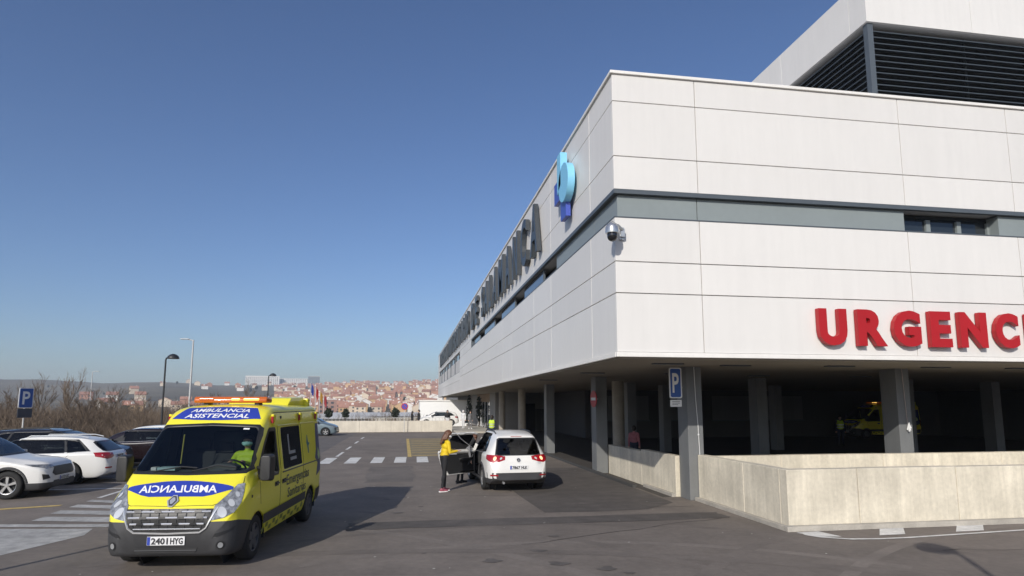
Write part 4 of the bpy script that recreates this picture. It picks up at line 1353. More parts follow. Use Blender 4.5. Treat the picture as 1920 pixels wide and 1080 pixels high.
        v.text('Sanitarias', (X(x2), sg, .735), U, (0, 0, 1), (0, sg, 0), 'side_text', M_txt, .25, .006, bold=.010, width=1.25)
        # letter on the dark window: an L-shaped white mark
        v.patch([(X(2.72), sg, 1.90), (X(2.66), sg, 1.90), (X(2.66), sg, 1.52), (X(3.0), sg, 1.52), (X(3.0), sg, 1.58), (X(2.72), sg, 1.58)], (0, sg, 0), 'window_mark', mat('frosted_mark', (.30, .31, .31), .5), .004)
        v.patch([(X(2.72), sg, 1.46), (X(3.04), sg, 1.46), (X(3.04), sg, 1.40), (X(2.72), sg, 1.40)], (0, sg, 0), 'window_mark', mat('frosted_mark', (.30, .31, .31), .5), .004)
        # mirror
        mo = MB().prism(rrect(-.12, .12, -.22, .22, .06), 0, .16, 'x')
        mo.v = [(X(1.16) + q[0], sg * 1.13 + q[1] * .9 * (1 - .25 * (q[0] > .1)), 1.44 + q[2] * (1 - .1 * (q[0] > .1))) for q in mo.v]
        mo.tube([(X(1.22), sg * .93, 1.28), (X(1.13), sg * 1.10, 1.30)], .05, 8).tube([(X(1.22), sg * .93, 1.42), (X(1.13), sg * 1.10, 1.44)], .04, 8)
        mo.build('mirror', M_black, root, bevel=.03, bseg=3, smooth=True)
        v.patch([(X(.78), sg, 1.0), (X(.83), sg, 1.0), (X(.84), sg, 1.04), (X(.78), sg, 1.045)], (0, sg, 0), 'turn_lamp', M_plast, .01)
    v.line([(X(.17), -.70, 1.0), (X(.10), -.60, .965), (X(.07), 0, .955), (X(.10), .60, .965), (X(.17), .70, 1.0)], (1, 0, .5), 'bonnet_seam', M_black, .012, -.001)
    for sg in (1, -1):
        v.line([(X(.62), sg * .91, 1.21), (X(.80), sg * .88, 1.33)], (.2, .6 * sg, .8), 'bonnet_seam', M_black, .012, -.001)
    # wipers and cowl
    v.line([(X(.84), -.55, 1.40), (X(.95), -.15, 1.45), (X(.93), .1, 1.43)], (.8, 0, .6), 'wiper', M_black, .022, .02)
    v.line([(X(.84), .05, 1.40), (X(.96), .40, 1.48), (X(.92), .70, 1.45)], (.8, 0, .6), 'wiper', M_black, .022, .02)
    v.patch([(X(1.56), .55, 2.06), (X(1.56), .65, 2.06), (X(1.545), .65, 2.03), (X(1.545), .55, 2.03)], (.8, 0, .6), 'toll_sticker', M_wht, .004)
    # tail lamps and rear door (seen only from behind)
    for sg in (1, -1):
        v.patch([(X(5.05), sg * .93, .9), (X(4.97), sg * .99, .9), (X(4.97), sg * .99, 1.3), (X(5.05), sg * .93, 1.3)], (-1, sg, 0), 'tail_light', M_tail, .006)
    v.line([(X(5.05), 0, .45), (X(5.05), 0, 2.3)], (-1, 0, 0), 'rear_door_seam', M_black, .014, 0)
    # ---- cab interior
    MB().box(X(4.9), X(1.0), -.90, .90, .40, .48).build('cab_floor', M_liner, root)
    MB().box(X(2.46), X(2.40), -.88, .88, .48, 2.25).build('bulkhead', mat('bulkhead_dark', (.05, .052, .055), .8), root)
    MB().prism(rrect(-.30, .28, 1.62, 1.98, .05), X(2.397), X(2.38), 'x').build('bulkhead_window', mat('bulkhead_pane', (.015, .02, .022), .2), root)
    MB().prism([(X(1.42), .60), (X(.92), .60), (X(.90), 1.34), (X(1.25), 1.40), (X(1.40), 1.30)], -.86, .86, 'y').build('dashboard', mat('dash_grey', (.10, .105, .11), .75), root, bevel=.03)
    MB().prism(ngon(.40, 1.43, .24, .075, 16), X(1.33), X(1.12), 'x').build('instrument_hood', mat('dash_grey', (.10, .105, .11), .75), root, bevel=.015)
    MB().box(X(1.30), X(1.10), -.62, -.34, 1.40, 1.45).build('dash_papers', mat('paper_blue', (.45, .62, .66), .7), root)
    MB().box(X(1.26), X(1.14), -.74, -.66, 1.40, 1.45).build('dash_cup', M_wht, root)
    MB().tube([(X(1.75), -.56, 1.45), (X(1.65), -.48, 1.95)], .012, 6).build('grab_pole', mat('pole_yellow', (.6, .55, .12), .5), root)
    for yy in (-.48, .42):
        seat(root, X(2.0), yy, .78, .52, 1.05)
    seat(root, X(2.0), -.05, .78, .40, 1.0)
    steering(root, X(1.52), .42, 1.38, .22, -42)
    return v
AMB = ambulance((-3.24, 12.66, 0), R(-96), 'yellow ambulance with orange light bar and blue decals on the drive')

# ---------------------------------------------------------------- cars
# white SUV at the emergency entrance, seen from behind, two doors open
TIG = car('suv_car', (2.95, 19.7, 0), R(93), 'white SUV with both left doors open and brake lamps lit', 'suv', M_vwhite, 4.43, 1.82, 1.68, (.87, 2.60), .345, clad=True,
          doors_open=True, lit=True, plates=('7867 HLK', .70))
v = TIG
X = v.X
ring = v.patch([tuple(Vector((X(4.4), 0, .90)) + Vector((0, math.cos(t) * .062, math.sin(t) * .062))) for t in [2 * math.pi * i / 20 for i in range(20)]], (-1, 0, .1), 'emblem', M_chrome, .010, fine=.3)
v.patch([tuple(Vector((X(4.4), 0, .90)) + Vector((0, math.cos(t) * .05, math.sin(t) * .05))) for t in [2 * math.pi * i / 20 for i in range(20)]], (-1, 0, .1), 'emblem_disc', M_plast, .012, parent=ring, fine=.3)
v.text('V', (X(4.4), .022, .90), (0, -1, 0), (0, 0, 1), (-1, 0, .1), 'emblem_letter', M_chrome, .06, .015, parent=ring, width=.045)
v.text('W', (X(4.4), .034, .858), (0, -1, 0), (0, 0, 1), (-1, 0, .1), 'emblem_letter', M_chrome, .06, .015, parent=ring, width=.068)
v.text('TDI', (X(4.4), -.50, .80), (0, -1, 0), (0, 0, 1), (-1, 0, .1), 'badge', M_chrome, .06, .008, width=.14)
MB().tube([(X(4.38), .45, .30), (X(4.50), .45, .29)], .03, 8).build('exhaust_pipe', M_steel, v.root, smooth=True)

PK = 'cars parked nose to tail side by side in the car park bays'
car('suv_car', (-11.75, 19.3, 0), R(2), 'pearl white SUV with black arch trim parked nose towards the drive', 'suv', M_vsilver, 4.60, 1.86, 1.67, (.92, 2.69), .36, clad=True, group=PK, plates=('6153 LKC', .70))
car('estate_car', (-11.75, 22.35, 0), R(182), 'white estate car with red tail lights parked tail towards the drive', 'estate', M_vwhite, 4.86, 1.86, 1.47, (.93, 2.84), .335, group=PK, rimstyle='wide', face='low', plates=('4410 LRF', .82))
car('suv_car', (-12.6, 25.1, 0), R(2), 'glossy black SUV with tall red tail lights parked behind the white estate', 'suv', M_vblack, 4.75, 1.90, 1.60, (.90, 2.80), .36, group=PK, tail='tall', plates=('9021 KHN', .70))
car('hatchback_car', (-10.9, 28.0, 0), R(182), 'dark maroon hatchback parked beyond the black SUV', 'hatch', M_vmaroon, 4.25, 1.78, 1.50, (.85, 2.6), .32, group=PK, face='low', plates=('2288 JTB', .80))
car('hatchback_car', (-10.5, 31.0, 0), R(2), 'white hatchback parked beyond the maroon car', 'hatch', M_vwhite, 4.2, 1.76, 1.52, (.83, 2.58), .32, group=PK, face='low', plates=('3377 GDM', .80))
car('hatchback_car', (-7.6, 51.2, 0), R(-3), 'grey blue hatchback on the road by the boundary wall', 'hatch', M_vblue, 4.1, 1.72, 1.50, (.82, 2.5), .31, face='low', plates=('1834 DVS', .80))
# ================================================================ PEOPLE
M_skin = mat('skin', (.52, .33, .25), .55)
M_hair_d = mat('hair_dark', (.025, .016, .012), .5)
M_hair_b = mat('hair_brown', (.11, .045, .022), .5, var=.25, scale=20)
M_mask = mat('mask_teal', (.33, .62, .62), .8)
M_maskw = mat('mask_white', (.7, .72, .72), .8)
M_jack_y = mat('jacket_yellow', (.72, .50, .012), .7, var=.06, scale=8, bump=.2, bscale=12)
M_legg = mat('leggings_black', (.012, .012, .014), .75)
M_navyc = mat('cloth_navy', (.02, .026, .05), .8, var=.1, scale=8)
M_blackc = mat('cloth_black', (.012, .012, .013), .8)
M_whitec = mat('cloth_white', (.62, .62, .62), .8, var=.08, scale=8)
M_greyc = mat('cloth_grey', (.18, .18, .19), .8, var=.1, scale=8)
M_pinkc = mat('cloth_pink', (.42, .15, .17), .8, var=.1, scale=10)
M_hivis = mat('hi_vis', (.50, .68, .03), .6, var=.05, scale=8)
M_shoe_p = mat('shoe_pink', (.30, .07, .10), .6)
M_shoe_w = mat('shoe_white', (.72, .70, .68), .6)
M_refl = mat('reflective_tape', (.6, .6, .62), .3, metal=.3)

def capsule_mesh(caps, voxel, name, mats, smooth_it=4):
    """one continuous skin round tapered limbs: (p, q, r, s, material index)"""
    b = MB()
    for p, q, r, s_, mi_ in caps:
        p, q = Vector(p), Vector(q)
        d = q - p
        n = d.length
        d = d.normalized() if n > 1e-6 else Vector((0, 0, 1))
        ref = Vector((0, 0, 1)) if abs(d.z) < .9 else Vector((1, 0, 0))
        u = d.cross(ref).normalized(); w = d.cross(u)
        prof = [(r * math.sin(R(t)), -r * math.cos(R(t))) for t in (2, 30, 60, 90)] + [(s_ * math.sin(R(t)), n + s_ * math.cos(R(t))) for t in (90, 60, 30, 2)]
        seg = 12
        vs = []
        for rr, h in prof:
            for k in range(seg):
                a = 2 * math.pi * k / seg
                vs.append(p + d * h + (u * math.cos(a) + w * math.sin(a)) * rr)
        fs = [(i * seg + k, i * seg + (k + 1) % seg, (i + 1) * seg + (k + 1) % seg, (i + 1) * seg + k) for i in range(len(prof) - 1) for k in range(seg)]
        fs += [tuple(range(seg))[::-1], tuple((len(prof) - 1) * seg + k for k in range(seg))]
        b.add(vs, fs)
    me = b.mesh('raw', mats[0])
    ob = bpy.data.objects.new('raw', me); COL.objects.link(ob)
    md = ob.modifiers.new('remesh', 'REMESH'); md.mode = 'VOXEL'; md.voxel_size = voxel
    if smooth_it:
        ms = ob.modifiers.new('smooth', 'SMOOTH'); ms.factor = .5; ms.iterations = smooth_it
    dg = bpy.context.evaluated_depsgraph_get()
    out = bpy.data.meshes.new_from_object(ob.evaluated_get(dg))
    out.name = name
    bpy.data.objects.remove(ob); bpy.data.meshes.remove(me)
    out.materials.clear()
    for m in mats: out.materials.append(m)
    segs = [(Vector(p), Vector(q), r, s_, mi_) for p, q, r, s_, mi_ in caps]
    idx = []
    for f in out.polygons:
        c = f.center
        best, bi = 1e9, 0
        for p, q, r, s_, mi_ in segs:
            d = q - p
            L2 = d.length_squared
            t = max(0, min(1, (c - p).dot(d) / L2)) if L2 > 1e-9 else 0
            dd = (c - p - d * t).length - (r + (s_ - r) * t)
            if dd < best: best, bi = dd, mi_
        idx.append(bi)
    out.polygons.foreach_set('material_index', idx)
    out.polygons.foreach_set('use_smooth', [True] * len(idx))
    return out

def hand_caps(w, fwd, down, mi_, curl=.5):
    """palm, four fingers of unequal length and a thumb"""
    w = Vector(w); f = Vector(fwd).normalized(); d = Vector(down).normalized()
    s_ = f.cross(d).normalized()
    c = [(w, w + f * .075, .026, .032, mi_)]
    for k, ln in enumerate((.062, .072, .068, .052)):
        o = w + f * .085 + s_ * (-.030 + .020 * k)
        m_ = o + f * ln * .55 + d * .012 * curl
        e = m_ + f * ln * .45 * (1 - curl * .6) + d * .03 * curl
        c += [(o, m_, .0095, .009, mi_), (m_, e, .009, .0075, mi_)]
    o = w + f * .03 - s_ * .03
    m_ = o + f * .035 - s_ * .025 + d * .01
    c += [(o, m_, .012, .010, mi_), (m_, m_ + f * .03 + d * .008, .010, .008, mi_)]
    return c

def person(name, loc, rz, label, h=1.68, top=M_blackc, leg=M_legg, shoe=M_blackc, hair=M_hair_d, hairlen='short', mask=None, lean=0.0, head_tilt=0.0,
           armL=None, armR=None, step=.06, seated=False, voxel=.014, vest=None, group=None, sc=1.0, sleeve=None):
    """figure facing +x; arms are (elbow, wrist) offsets from the shoulder"""
    root = empty(name, loc, rz, label, 'person', group)
    k = h / 1.68
    V = lambda x, y, z: Vector((x, y, z)) * k
    hipz = .90
    rot = Matrix.Rotation(R(lean), 3, 'Y')
    hip = V(0, 0, hipz)
    def up(x, y, z):            # points of the trunk turn about the hips
        return hip + rot @ (V(x, y, z) - hip)
    SK, TOP, LEG, SHO = 0, 1, 2, 3
    caps = []
    # trunk: shaped by several overlapping volumes
    caps += [(up(0, -.075, .95), up(0, .075, .95), .112 * k, .112 * k, LEG if not seated else TOP), (up(0, -.05, 1.02), up(0, .05, 1.02), .115 * k, .115 * k, TOP),
             (up(0, -.045, 1.12), up(0, .045, 1.12), .108 * k, .108 * k, TOP), (up(.005, -.075, 1.26), up(.005, .075, 1.26), .112 * k, .112 * k, TOP),
             (up(0, -.14, 1.36), up(0, .14, 1.36), .070 * k, .070 * k, TOP), (up(-.005, 0, 1.36), up(.005, 0, 1.44), .062 * k, .055 * k, TOP),
             (up(0, 0, 1.42), up(.015, 0, 1.50), .050 * k, .048 * k, SK)]
    hr = Matrix.Rotation(R(lean + head_tilt), 3, 'Y')
    hb = up(.015, 0, 1.49)
    def hd(x, y, z): return hb + hr @ V(x, y, z)
    caps += [(hd(.012, 0, .055), hd(.004, 0, .115), .072 * k, .088 * k, SK), (hd(.045, 0, .025), hd(.055, 0, .06), .038 * k, .045 * k, SK), (hd(-.02, 0, .10), hd(-.02, 0, .12), .085 * k, .085 * k, SK),
             (hd(.088, 0, .085), hd(.104, 0, .062), .010 * k, .014 * k, SK),
             (hd(.0, .083, .085), hd(-.008, .087, .105), .012 * k, .014 * k, SK), (hd(.0, -.083, .085), hd(-.008, -.087, .105), .012 * k, .014 * k, SK)]
    # arms
    for sg, a in ((1, armL), (-1, armR)):
        sh = up(0, sg * .175, 1.355)
        if a is None:
            el = sh + V(-.03, sg * .055, -.28); wr = el + V(.05, sg * .01, -.235)
        else:
            el = sh + V(*a[0]); wr = el + V(*a[1])
        caps += [(sh, el, .060 * k, .047 * k, TOP), (el, wr, .047 * k, .035 * k, TOP if sleeve is None else SK)]
        f = (wr - el)
        dn = Vector((0, 0, -1)) if abs(f.normalized().z) < .8 else Vector((1, 0, 0))
        dn = (dn - f.normalized() * dn.dot(f.normalized()))
        caps += [(p, q, r * k, s_ * k, m_) for p, q, r, s_, m_ in hand_caps(wr, f, dn, SK)]
    # legs
    for sg in (1, -1):
        if seated:
            hp_ = V(.02, sg * .095, .90); kn = V(.46, sg * .13, .90); an = V(.52, sg * .13, .48)
        else:
            st_ = step * sg
            hp_ = V(0, sg * .092, .90); kn = V(.02 + st_ * .6, sg * .095, .50); an = V(-.015 + st_, sg * .095, .095)
        caps += [(hp_, kn, .092 * k, .060 * k, LEG), (kn, an, .057 * k, .040 * k, LEG)]
        caps += [(kn.lerp(an, .25) + V(-.012, 0, 0), kn.lerp(an, .45) + V(-.012, 0, 0), .055 * k, .050 * k, LEG)]
        caps += [(an + V(-.03, 0, -.045), an + V(.14, sg * .015, -.06), .042 * k, .034 * k, SHO), (an, an + V(0, 0, -.03), .042 * k, .044 * k, SHO)]
    me = capsule_mesh(caps, voxel, 'body', [M_skin, top, leg, shoe])
    link('body', me, root)
    # face
    for sg in (1, -1):
        e = MB().lathe([(.0, .010), (.007, .007), (.010, 0), (.007, -.007), (0, -.010)], tuple(hd(.083, sg * .032, .095)), seg=10)
        e.build('eye', M_hair_d, root, smooth=True)
    if mask:
        mc = [(hd(.075, -.035, .055), hd(.075, .035, .055), .040 * k, .040 * k, 0), (hd(.085, -.015, .045), hd(.092, .015, .060), .034 * k, .036 * k, 0), (hd(.05, -.06, .06), hd(.05, .06, .06), .034 * k, .034 * k, 0)]
        link('face_mask', capsule_mesh(mc, .008, 'face_mask', [mask]), root)
    else:
        MB().box(-.004, .004, -.022, .022, -.004, .004).build('mouth', mat('lips', (.30, .10, .09), .5), root, bevel=.002).location = hd(.098, 0, .032)
    # hair
    hc = [(hd(-.03, 0, .12), hd(-.005, 0, .145), .098 * k, .094 * k, 0), (hd(-.05, 0, .06), hd(-.04, 0, .12), .075 * k, .090 * k, 0), (hd(.035, -.05, .165), hd(.035, .05, .165), .042 * k, .042 * k, 0)]
    for sg in (1, -1):
        hc.append((hd(-.02, sg * .070, .07), hd(.0, sg * .070, .13), .036 * k, .040 * k, 0))
    if hairlen == 'long':
        hc += [(hd(-.07, 0, .05), hd(-.10, 0, -.06), .068 * k, .065 * k, 0), (hd(-.10, 0, -.06), hd(-.13, .01, -.20), .062 * k, .035 * k, 0)]
        for sg in (1, -1):
            hc.append((hd(-.03, sg * .075, .08), hd(-.06, sg * .085, -.05), .036 * k, .032 * k, 0))
    elif hairlen == 'tail':
        hc += [(hd(-.10, 0, .13), hd(-.17, 0, .06), .040 * k, .045 * k, 0), (hd(-.17, 0, .06), hd(-.17, .01, -.14), .045 * k, .022 * k, 0)]
    link('hair', capsule_mesh(hc, .010, 'hair', [hair]), root)
    if vest:
        vc = [(up(0, -.05, 1.00), up(0, .05, 1.00), .128 * k, .128 * k, 0), (up(0, -.05, 1.12), up(0, .05, 1.12), .124 * k, .124 * k, 0), (up(.0, -.08, 1.26), up(.0, .08, 1.26), .125 * k, .125 * k, 0), (up(0, -.115, 1.36), up(0, .115, 1.36), .078 * k, .078 * k, 0)]
        vo = link('vest', capsule_mesh(vc, voxel, 'vest', [vest]), root)
        for zz in (1.02, 1.16):
            tc_ = [(up(0, -.055, zz), up(0, .055, zz + .002), .134 * k, .134 * k, 0)]
            bb = MB()
            ring = [(1, 0)]
            n = 24
            P = []
            for j in range(2):
                for i in range(n):
                    t = 2 * math.pi * i / n
                    P.append(up(.136 * math.cos(t), .19 * math.sin(t), zz + .045 * j))
            bb.add(P, [(i, (i + 1) % n, n + (i + 1) % n, n + i) for i in range(n)])
            bb.build('reflective_band', M_refl, vo, smooth=True, fixn=False)
    return root

# woman in the yellow jacket holding the open car door
w1 = person('person', (1.00, 18.15, 0), R(18), 'woman in yellow jacket, black leggings and pink trainers by the open car door', 1.70, M_jack_y, M_legg, M_shoe_p, M_hair_b, 'long', M_maskw, lean=7, head_tilt=10,
            armL=((.05, .05, -.25), (.22, -.03, .02)), armR=((.03, -.05, -.26), (.22, .04, .03)), step=.07, voxel=.011)
for sg in (1, -1):
    MB().prism(rrect(-.09, .19, -.05, .05, .045), 0.0, .028, 'z').build('shoe_sole', M_shoe_w, w1, bevel=.006).location = (-.015 + .07 * sg - .01, sg * .097, 0)
MB().tube([(-.05, -.06, 1.36), (-.02, 0, 1.45), (-.05, .06, 1.36)], .035, 8).build('jacket_hood', M_legg, w1, smooth=True)
# woman bending into the car
person('person', (1.62, 20.0, 0), R(-12), 'brown haired woman bending into the rear seat of the white SUV', 1.64, M_greyc, M_legg, M_blackc, M_hair_b, 'long', None, lean=40, head_tilt=-10,
       armL=((.02, .02, -.27), (.04, 0, -.22)), armR=((.02, -.02, -.27), (.04, 0, -.22)), voxel=.014)
# hi-vis worker
p = person('person', (5.05, 38.6, 0), R(75), 'worker in navy uniform with yellow high visibility vest beyond the white SUV', 1.74, M_navyc, M_navyc, M_blackc, M_hair_d, 'short', None, vest=M_hivis, voxel=.02)
person('person', (9.1, 24.6, 0), R(60), 'person in pink jacket standing in the shaded bay behind the low wall', 1.55, M_pinkc, M_navyc, M_blackc, M_hair_d, 'short', None, voxel=.02)
person('person', (0.25, 59.0, .14), R(20), 'person in long black clothes beside the no parking sign, the shorter of two', 1.62, M_blackc, M_legg, M_blackc, M_hair_d, 'long', None, voxel=.024)
person('person', (0.85, 58.8, .14), R(200), 'person in black coat beside the no parking sign, the taller of two', 1.76, M_blackc, M_legg, M_blackc, M_hair_d, 'short', None, voxel=.024)
person('person', (5.0, 58.9, .14), R(-120), 'person in white protective clothing waiting outside the glazed entrance', 1.72, M_whitec, M_whitec, M_shoe_w, M_whitec, 'short', M_maskw, voxel=.024)
person('person', (5.6, 58.4, .14), R(-60), 'person in grey clothes waiting outside the glazed entrance', 1.66, M_greyc, M_greyc, M_shoe_w, M_hair_d, 'short', None, voxel=.024)
person('person', (3.6, 60.5, .14), R(-90), 'person in dark jacket and white trousers on the plaza pavement', 1.70, M_blackc, M_whitec, M_shoe_w, M_hair_d, 'short', None, voxel=.024)
person('person', (25.2, 33.5, 0), R(-120), 'paramedic in high visibility vest standing in the dark covered bay', 1.76, M_navyc, M_navyc, M_blackc, M_hair_d, 'short', None, vest=M_hivis, voxel=.02)
# driver: sits in the cab, hands on the wheel (placed in ambulance coordinates)
mw = Matrix.Translation(AMB.root.location) @ Matrix.Rotation(AMB.root.rotation_euler.z, 4, 'Z')
dp = mw @ Vector((AMB.X(2.12), .42, .16))
drv = person('person', dp, AMB.root.rotation_euler.z, 'driver in fluorescent yellow jacket and teal face mask at the ambulance wheel', 1.74, M_hivis, M_navyc, M_blackc, M_hair_d, 'short', M_mask, lean=-4, seated=True,
       armL=((.20, .07, -.20), (.24, -.12, .10)), armR=((.20, -.07, -.20), (.24, .12, .10)), voxel=.012)
# second ambulance in the bay
A2 = copy_tree(AMB.root)
A2.location = (34.0, 41.0, 0)
A2.rotation_euler = (0, 0, R(176))
A2['label'] = 'yellow ambulance parked in the dark covered bay'
# ================================================================ STREET FURNITURE
def lamp_black(loc, label, hgt=5.0, rz=0.0, group=None):
    r_ = empty('street_lamp', loc, rz, label, 'street lamp', group)
    MB().tube([(0, 0, 0), (0, 0, .5)], .09, 12).build('base', M_polebk, r_, smooth=True)
    MB().tube([(0, 0, .5), (0, 0, hgt - .15), (.03, 0, hgt - .05), (.22, 0, hgt)], [.055, .045, .045, .04], 10).build('pole', M_polebk, r_, smooth=True)
    MB().lathe([(.05, .24), (.16, .20), (.27, .11), (.31, .0), (.30, -.03)], (.42, 0, hgt - .05), seg=20).build('lamp_head', M_polebk, r_, smooth=True)
    MB().lathe([(.29, -.02), (.20, -.035), (0, -.04)], (.42, 0, hgt - .05), seg=20).build('diffuser', mat('lamp_diffuser', (.6, .6, .58), .5), r_, smooth=True)
    return r_
def lamp_grey(loc, label, hgt=8.0, rz=0.0, group=None):
    r_ = empty('street_lamp', loc, rz, label, 'street lamp', group)
    MB().tube([(0, 0, -3), (0, 0, hgt)], [.11, .06], 10).build('pole', M_pole, r_, smooth=True)
    MB().tube([(0, 0, hgt - .05), (.5, 0, hgt + .06)], .04, 8).build('arm', M_pole, r_, smooth=True)
    MB().prism([(.35, -.10), (1.1, -.14), (1.1, .14), (.35, .10)], hgt + .04, hgt + .12).build('lamp_head', M_pole, r_, bevel=.03)
    return r_
lamp_black((-13.25, 36.5, -.4), 'black street lamp with dome head rising behind the ambulance', 5.4, R(-15))
lamp_black((-13.0, 60.5, -.5), 'black street lamp with dome head farther down the road', 5.6, R(-15))
lamp_black((4.35, 1.0, 0), 'black street lamp with dome head beside the drive near the concrete wall', 5.0, R(100))
lamp_black((-9.2, 5.2, 0), 'black street lamp with dome head beside the striped crossing', 5.2, R(60))
lamp_grey((-18.75, 57.5, 0), 'tall pale grey lamp column standing behind the ambulance roof', 8.0, R(170))
lamp_grey((-54.5, 118, 0), 'distant pale grey lamp column among the bare trees', 8.0, R(0))

def psign(loc, label, z0, w=.62, h=.92, pole=True, rz=0.0):
    r_ = empty('parking_sign', loc, rz, label, 'sign')
    if pole:
        MB().tube([(0, .04, 0), (0, .04, z0 + h)], .03, 10).build('post', M_pole, r_, smooth=True)
    MB().prism(rrect(-w / 2, w / 2, z0, z0 + h, .05), -.012, .012, 'y').build('panel', M_signwhite, r_)
    MB().prism(rrect(-w / 2 + .03, w / 2 - .03, z0 + .03, z0 + h - .03, .04), -.017, -.0125, 'y').build('blue_field', M_signblue, r_)
    vs, fs = text_geo('P', 1.0, .02, 0)
    x0 = min(q.x for q in vs); x1 = max(q.x for q in vs); y0 = min(q.y for q in vs); y1 = max(q.y for q in vs)
    MB().add([((q.x - (x0 + x1) / 2) / (x1 - x0) * w * .52, -.021, z0 + h * .18 + (q.y - y0) / (y1 - y0) * h * .64) for q in vs], fs).build('letter', M_signwhite, r_, fixn=False)
    return r_
ps = psign((-15.85, 29.0, 0), 'blue parking sign on a pale post behind the parked cars', 2.30, .56, .84, True, R(60))
MB().prism(rrect(-.28, .28, 1.90, 2.27, .03), -.012, .012, 'y').build('lower_panel', mat('sign_dark', (.05, .06, .08), .5), ps)
# parking sign fixed to the grey column
pc = psign((6.86, 15.38, 0), 'blue parking sign fixed to the grey column above a small white plate', 2.62, .33, .80, False, R(-8))
MB().tube([(-.1, .03, 2.9), (.2, .07, 2.9)], .015, 6).build('bracket', M_steel, pc)
sp = MB().prism(rrect(-.15, .15, 2.40, 2.58, .015), -.010, .010, 'y').build('small_plate', M_signwhite, pc)
for k in range(3):
    MB().box(-.10, .10 - .05 * (k == 2), -.013, -.0105, 2.53 - k * .04, 2.54 - k * .04).build('plate_line', M_platetx, sp)
# no entry sign on the second column, edge on to the drive
ne = empty('no_entry_sign', (6.55, 21.75, 0), R(-86), 'round red no entry sign fixed to the column on the drive side', 'sign')
MB().prism(ngon(0, 2.65, .30, .30, 28), -.012, .012, 'y').build('disc', M_signred, ne)
MB().box(-.22, .22, -.016, -.0125, 2.60, 2.70).build('white_bar', M_signwhite, ne)
MB().tube([(0, .01, 2.65), (.08, .14, 2.65)], .02, 6).build('bracket', M_steel, ne)
# no parking sign
npk = empty('no_parking_sign', (-.45, 55.6, 0), R(5), 'round blue and red no parking sign on a post before the boundary wall', 'sign')
MB().tube([(0, .04, 0), (0, .04, 2.5)], .03, 8).build('post', M_pole, npk, smooth=True)
MB().prism(ngon(0, 2.24, .30, .30, 28), -.012, .012, 'y').build('disc', M_signred, npk)
MB().prism(ngon(0, 2.24, .23, .23, 28), -.018, -.0125, 'y').build('blue_field', mat('sign_violet', (.06, .09, .42), .4), npk)
b = MB().prism([(-.20, -.028), (.20, -.028), (.20, .028), (-.20, .028)], -.022, -.0185, 'y').build('red_slash', M_signred, npk)
b.location = (0, 0, 2.24); b.rotation_euler = (0, R(45), 0)

# wires on the columns
wr = empty('hanging_wire', (7.33, 15.44, 0), 0, 'thin white wire running down the front of the column with the parking sign', 'wire')
MB().tube([(.08, -.015, 3.45), (.10, -.015, 2.6), (.14, -.015, 1.9), (.16, -.015, 1.2), (.17, -.02, .05)], .008, 5).build('cable', M_signwhite, wr, smooth=True)
MB().box(.125, .155, -.035, -.003, 1.66, 1.70).build('cable_clip', M_signwhite, wr)
wr = empty('hanging_wire', (13.55, 15.44, 0), 0, 'thin wire ending in a bundle of white tape on the bare column', 'wire')
MB().tube([(.08, -.015, 3.45), (.11, -.015, 2.6), (.13, -.02, 1.95)], .008, 5).build('cable', mat('wire_pinkish', (.45, .36, .33), .6), wr, smooth=True)
tb_ = MB()
for dx, dy, ln in ((-.05, -.03, .22), (-.01, -.05, .26), (.04, -.03, .23), (.07, -.02, .17), (.01, -.01, .2)):
    tb_.prism([(.13, 1.97), (.15, 1.97), (.16 + dx, 1.97 - ln), (.11 + dx, 1.98 - ln)], -.03 + dy, -.025 + dy, 'y')
tb_.build('tape_bundle', M_signwhite, wr)

# flags beyond the boundary wall
fl = ((-14.4, (.02, .05, .30), 'blue'), (-13.7, (.42, .03, .03), 'red'), (-13.1, (.45, .25, .03), 'orange'), (-12.5, (.40, .05, .06), 'red and white'))
for i, (x, c, nm) in enumerate(fl):
    top = 5.6 - i * .55
    r_ = empty('flag_pole', (x, 95, -3.0), 0, nm + ' flag hanging from a slender pole beyond the boundary wall', 'flag')
    MB().tube([(0, 0, 0), (0, 0, top + 3.0)], .05, 8).build('pole', M_pole, r_, smooth=True)
    b = MB(); P = []
    for j in range(6):
        for q in range(7):
            P.append((.04 + q * .06 + .03 * math.sin(q * 2 + j), .08 * math.sin(q * 1.7 + i), top + 3.0 - .05 - j * .28 - q * .13))
    b.add(P, [(j * 7 + q, j * 7 + q + 1, (j + 1) * 7 + q + 1, (j + 1) * 7 + q) for j in range(5) for q in range(6)])
    f = b.build('cloth', mat('flag_' + nm, c, .8), r_, smooth=True, fixn=False)
    md = f.modifiers.new('thick', 'SOLIDIFY'); md.thickness = .012

# ================================================================ FAR BACKGROUND
# white hall with parked white car
hl = empty('white_hall', (1.2, 78, -2.2), 0, 'plain white flat roofed hall beyond the boundary wall', 'building')
MB().box(0, 9, 0, 8, 0, 5.0).build('wall', mat('hall_white', (.80, .80, .79), .6, var=.02), hl)
MB().box(-.1, 9.1, -.1, 8.1, 5.0, 5.15).build('roof', M_trim, hl)
for k in range(3):
    MB().box(.8 + k * 2.4, 2.2 + k * 2.4, -.05, -.003, 2.3, 3.3).build('window', M_glass_d, hl)
car('hatchback_car', (3.0, 66.5, .20), R(180), 'white car parked by the white hall beyond the wall', 'hatch', M_vwhite, 4.2, 1.76, 1.50, (.83, 2.58), .32, face='low')

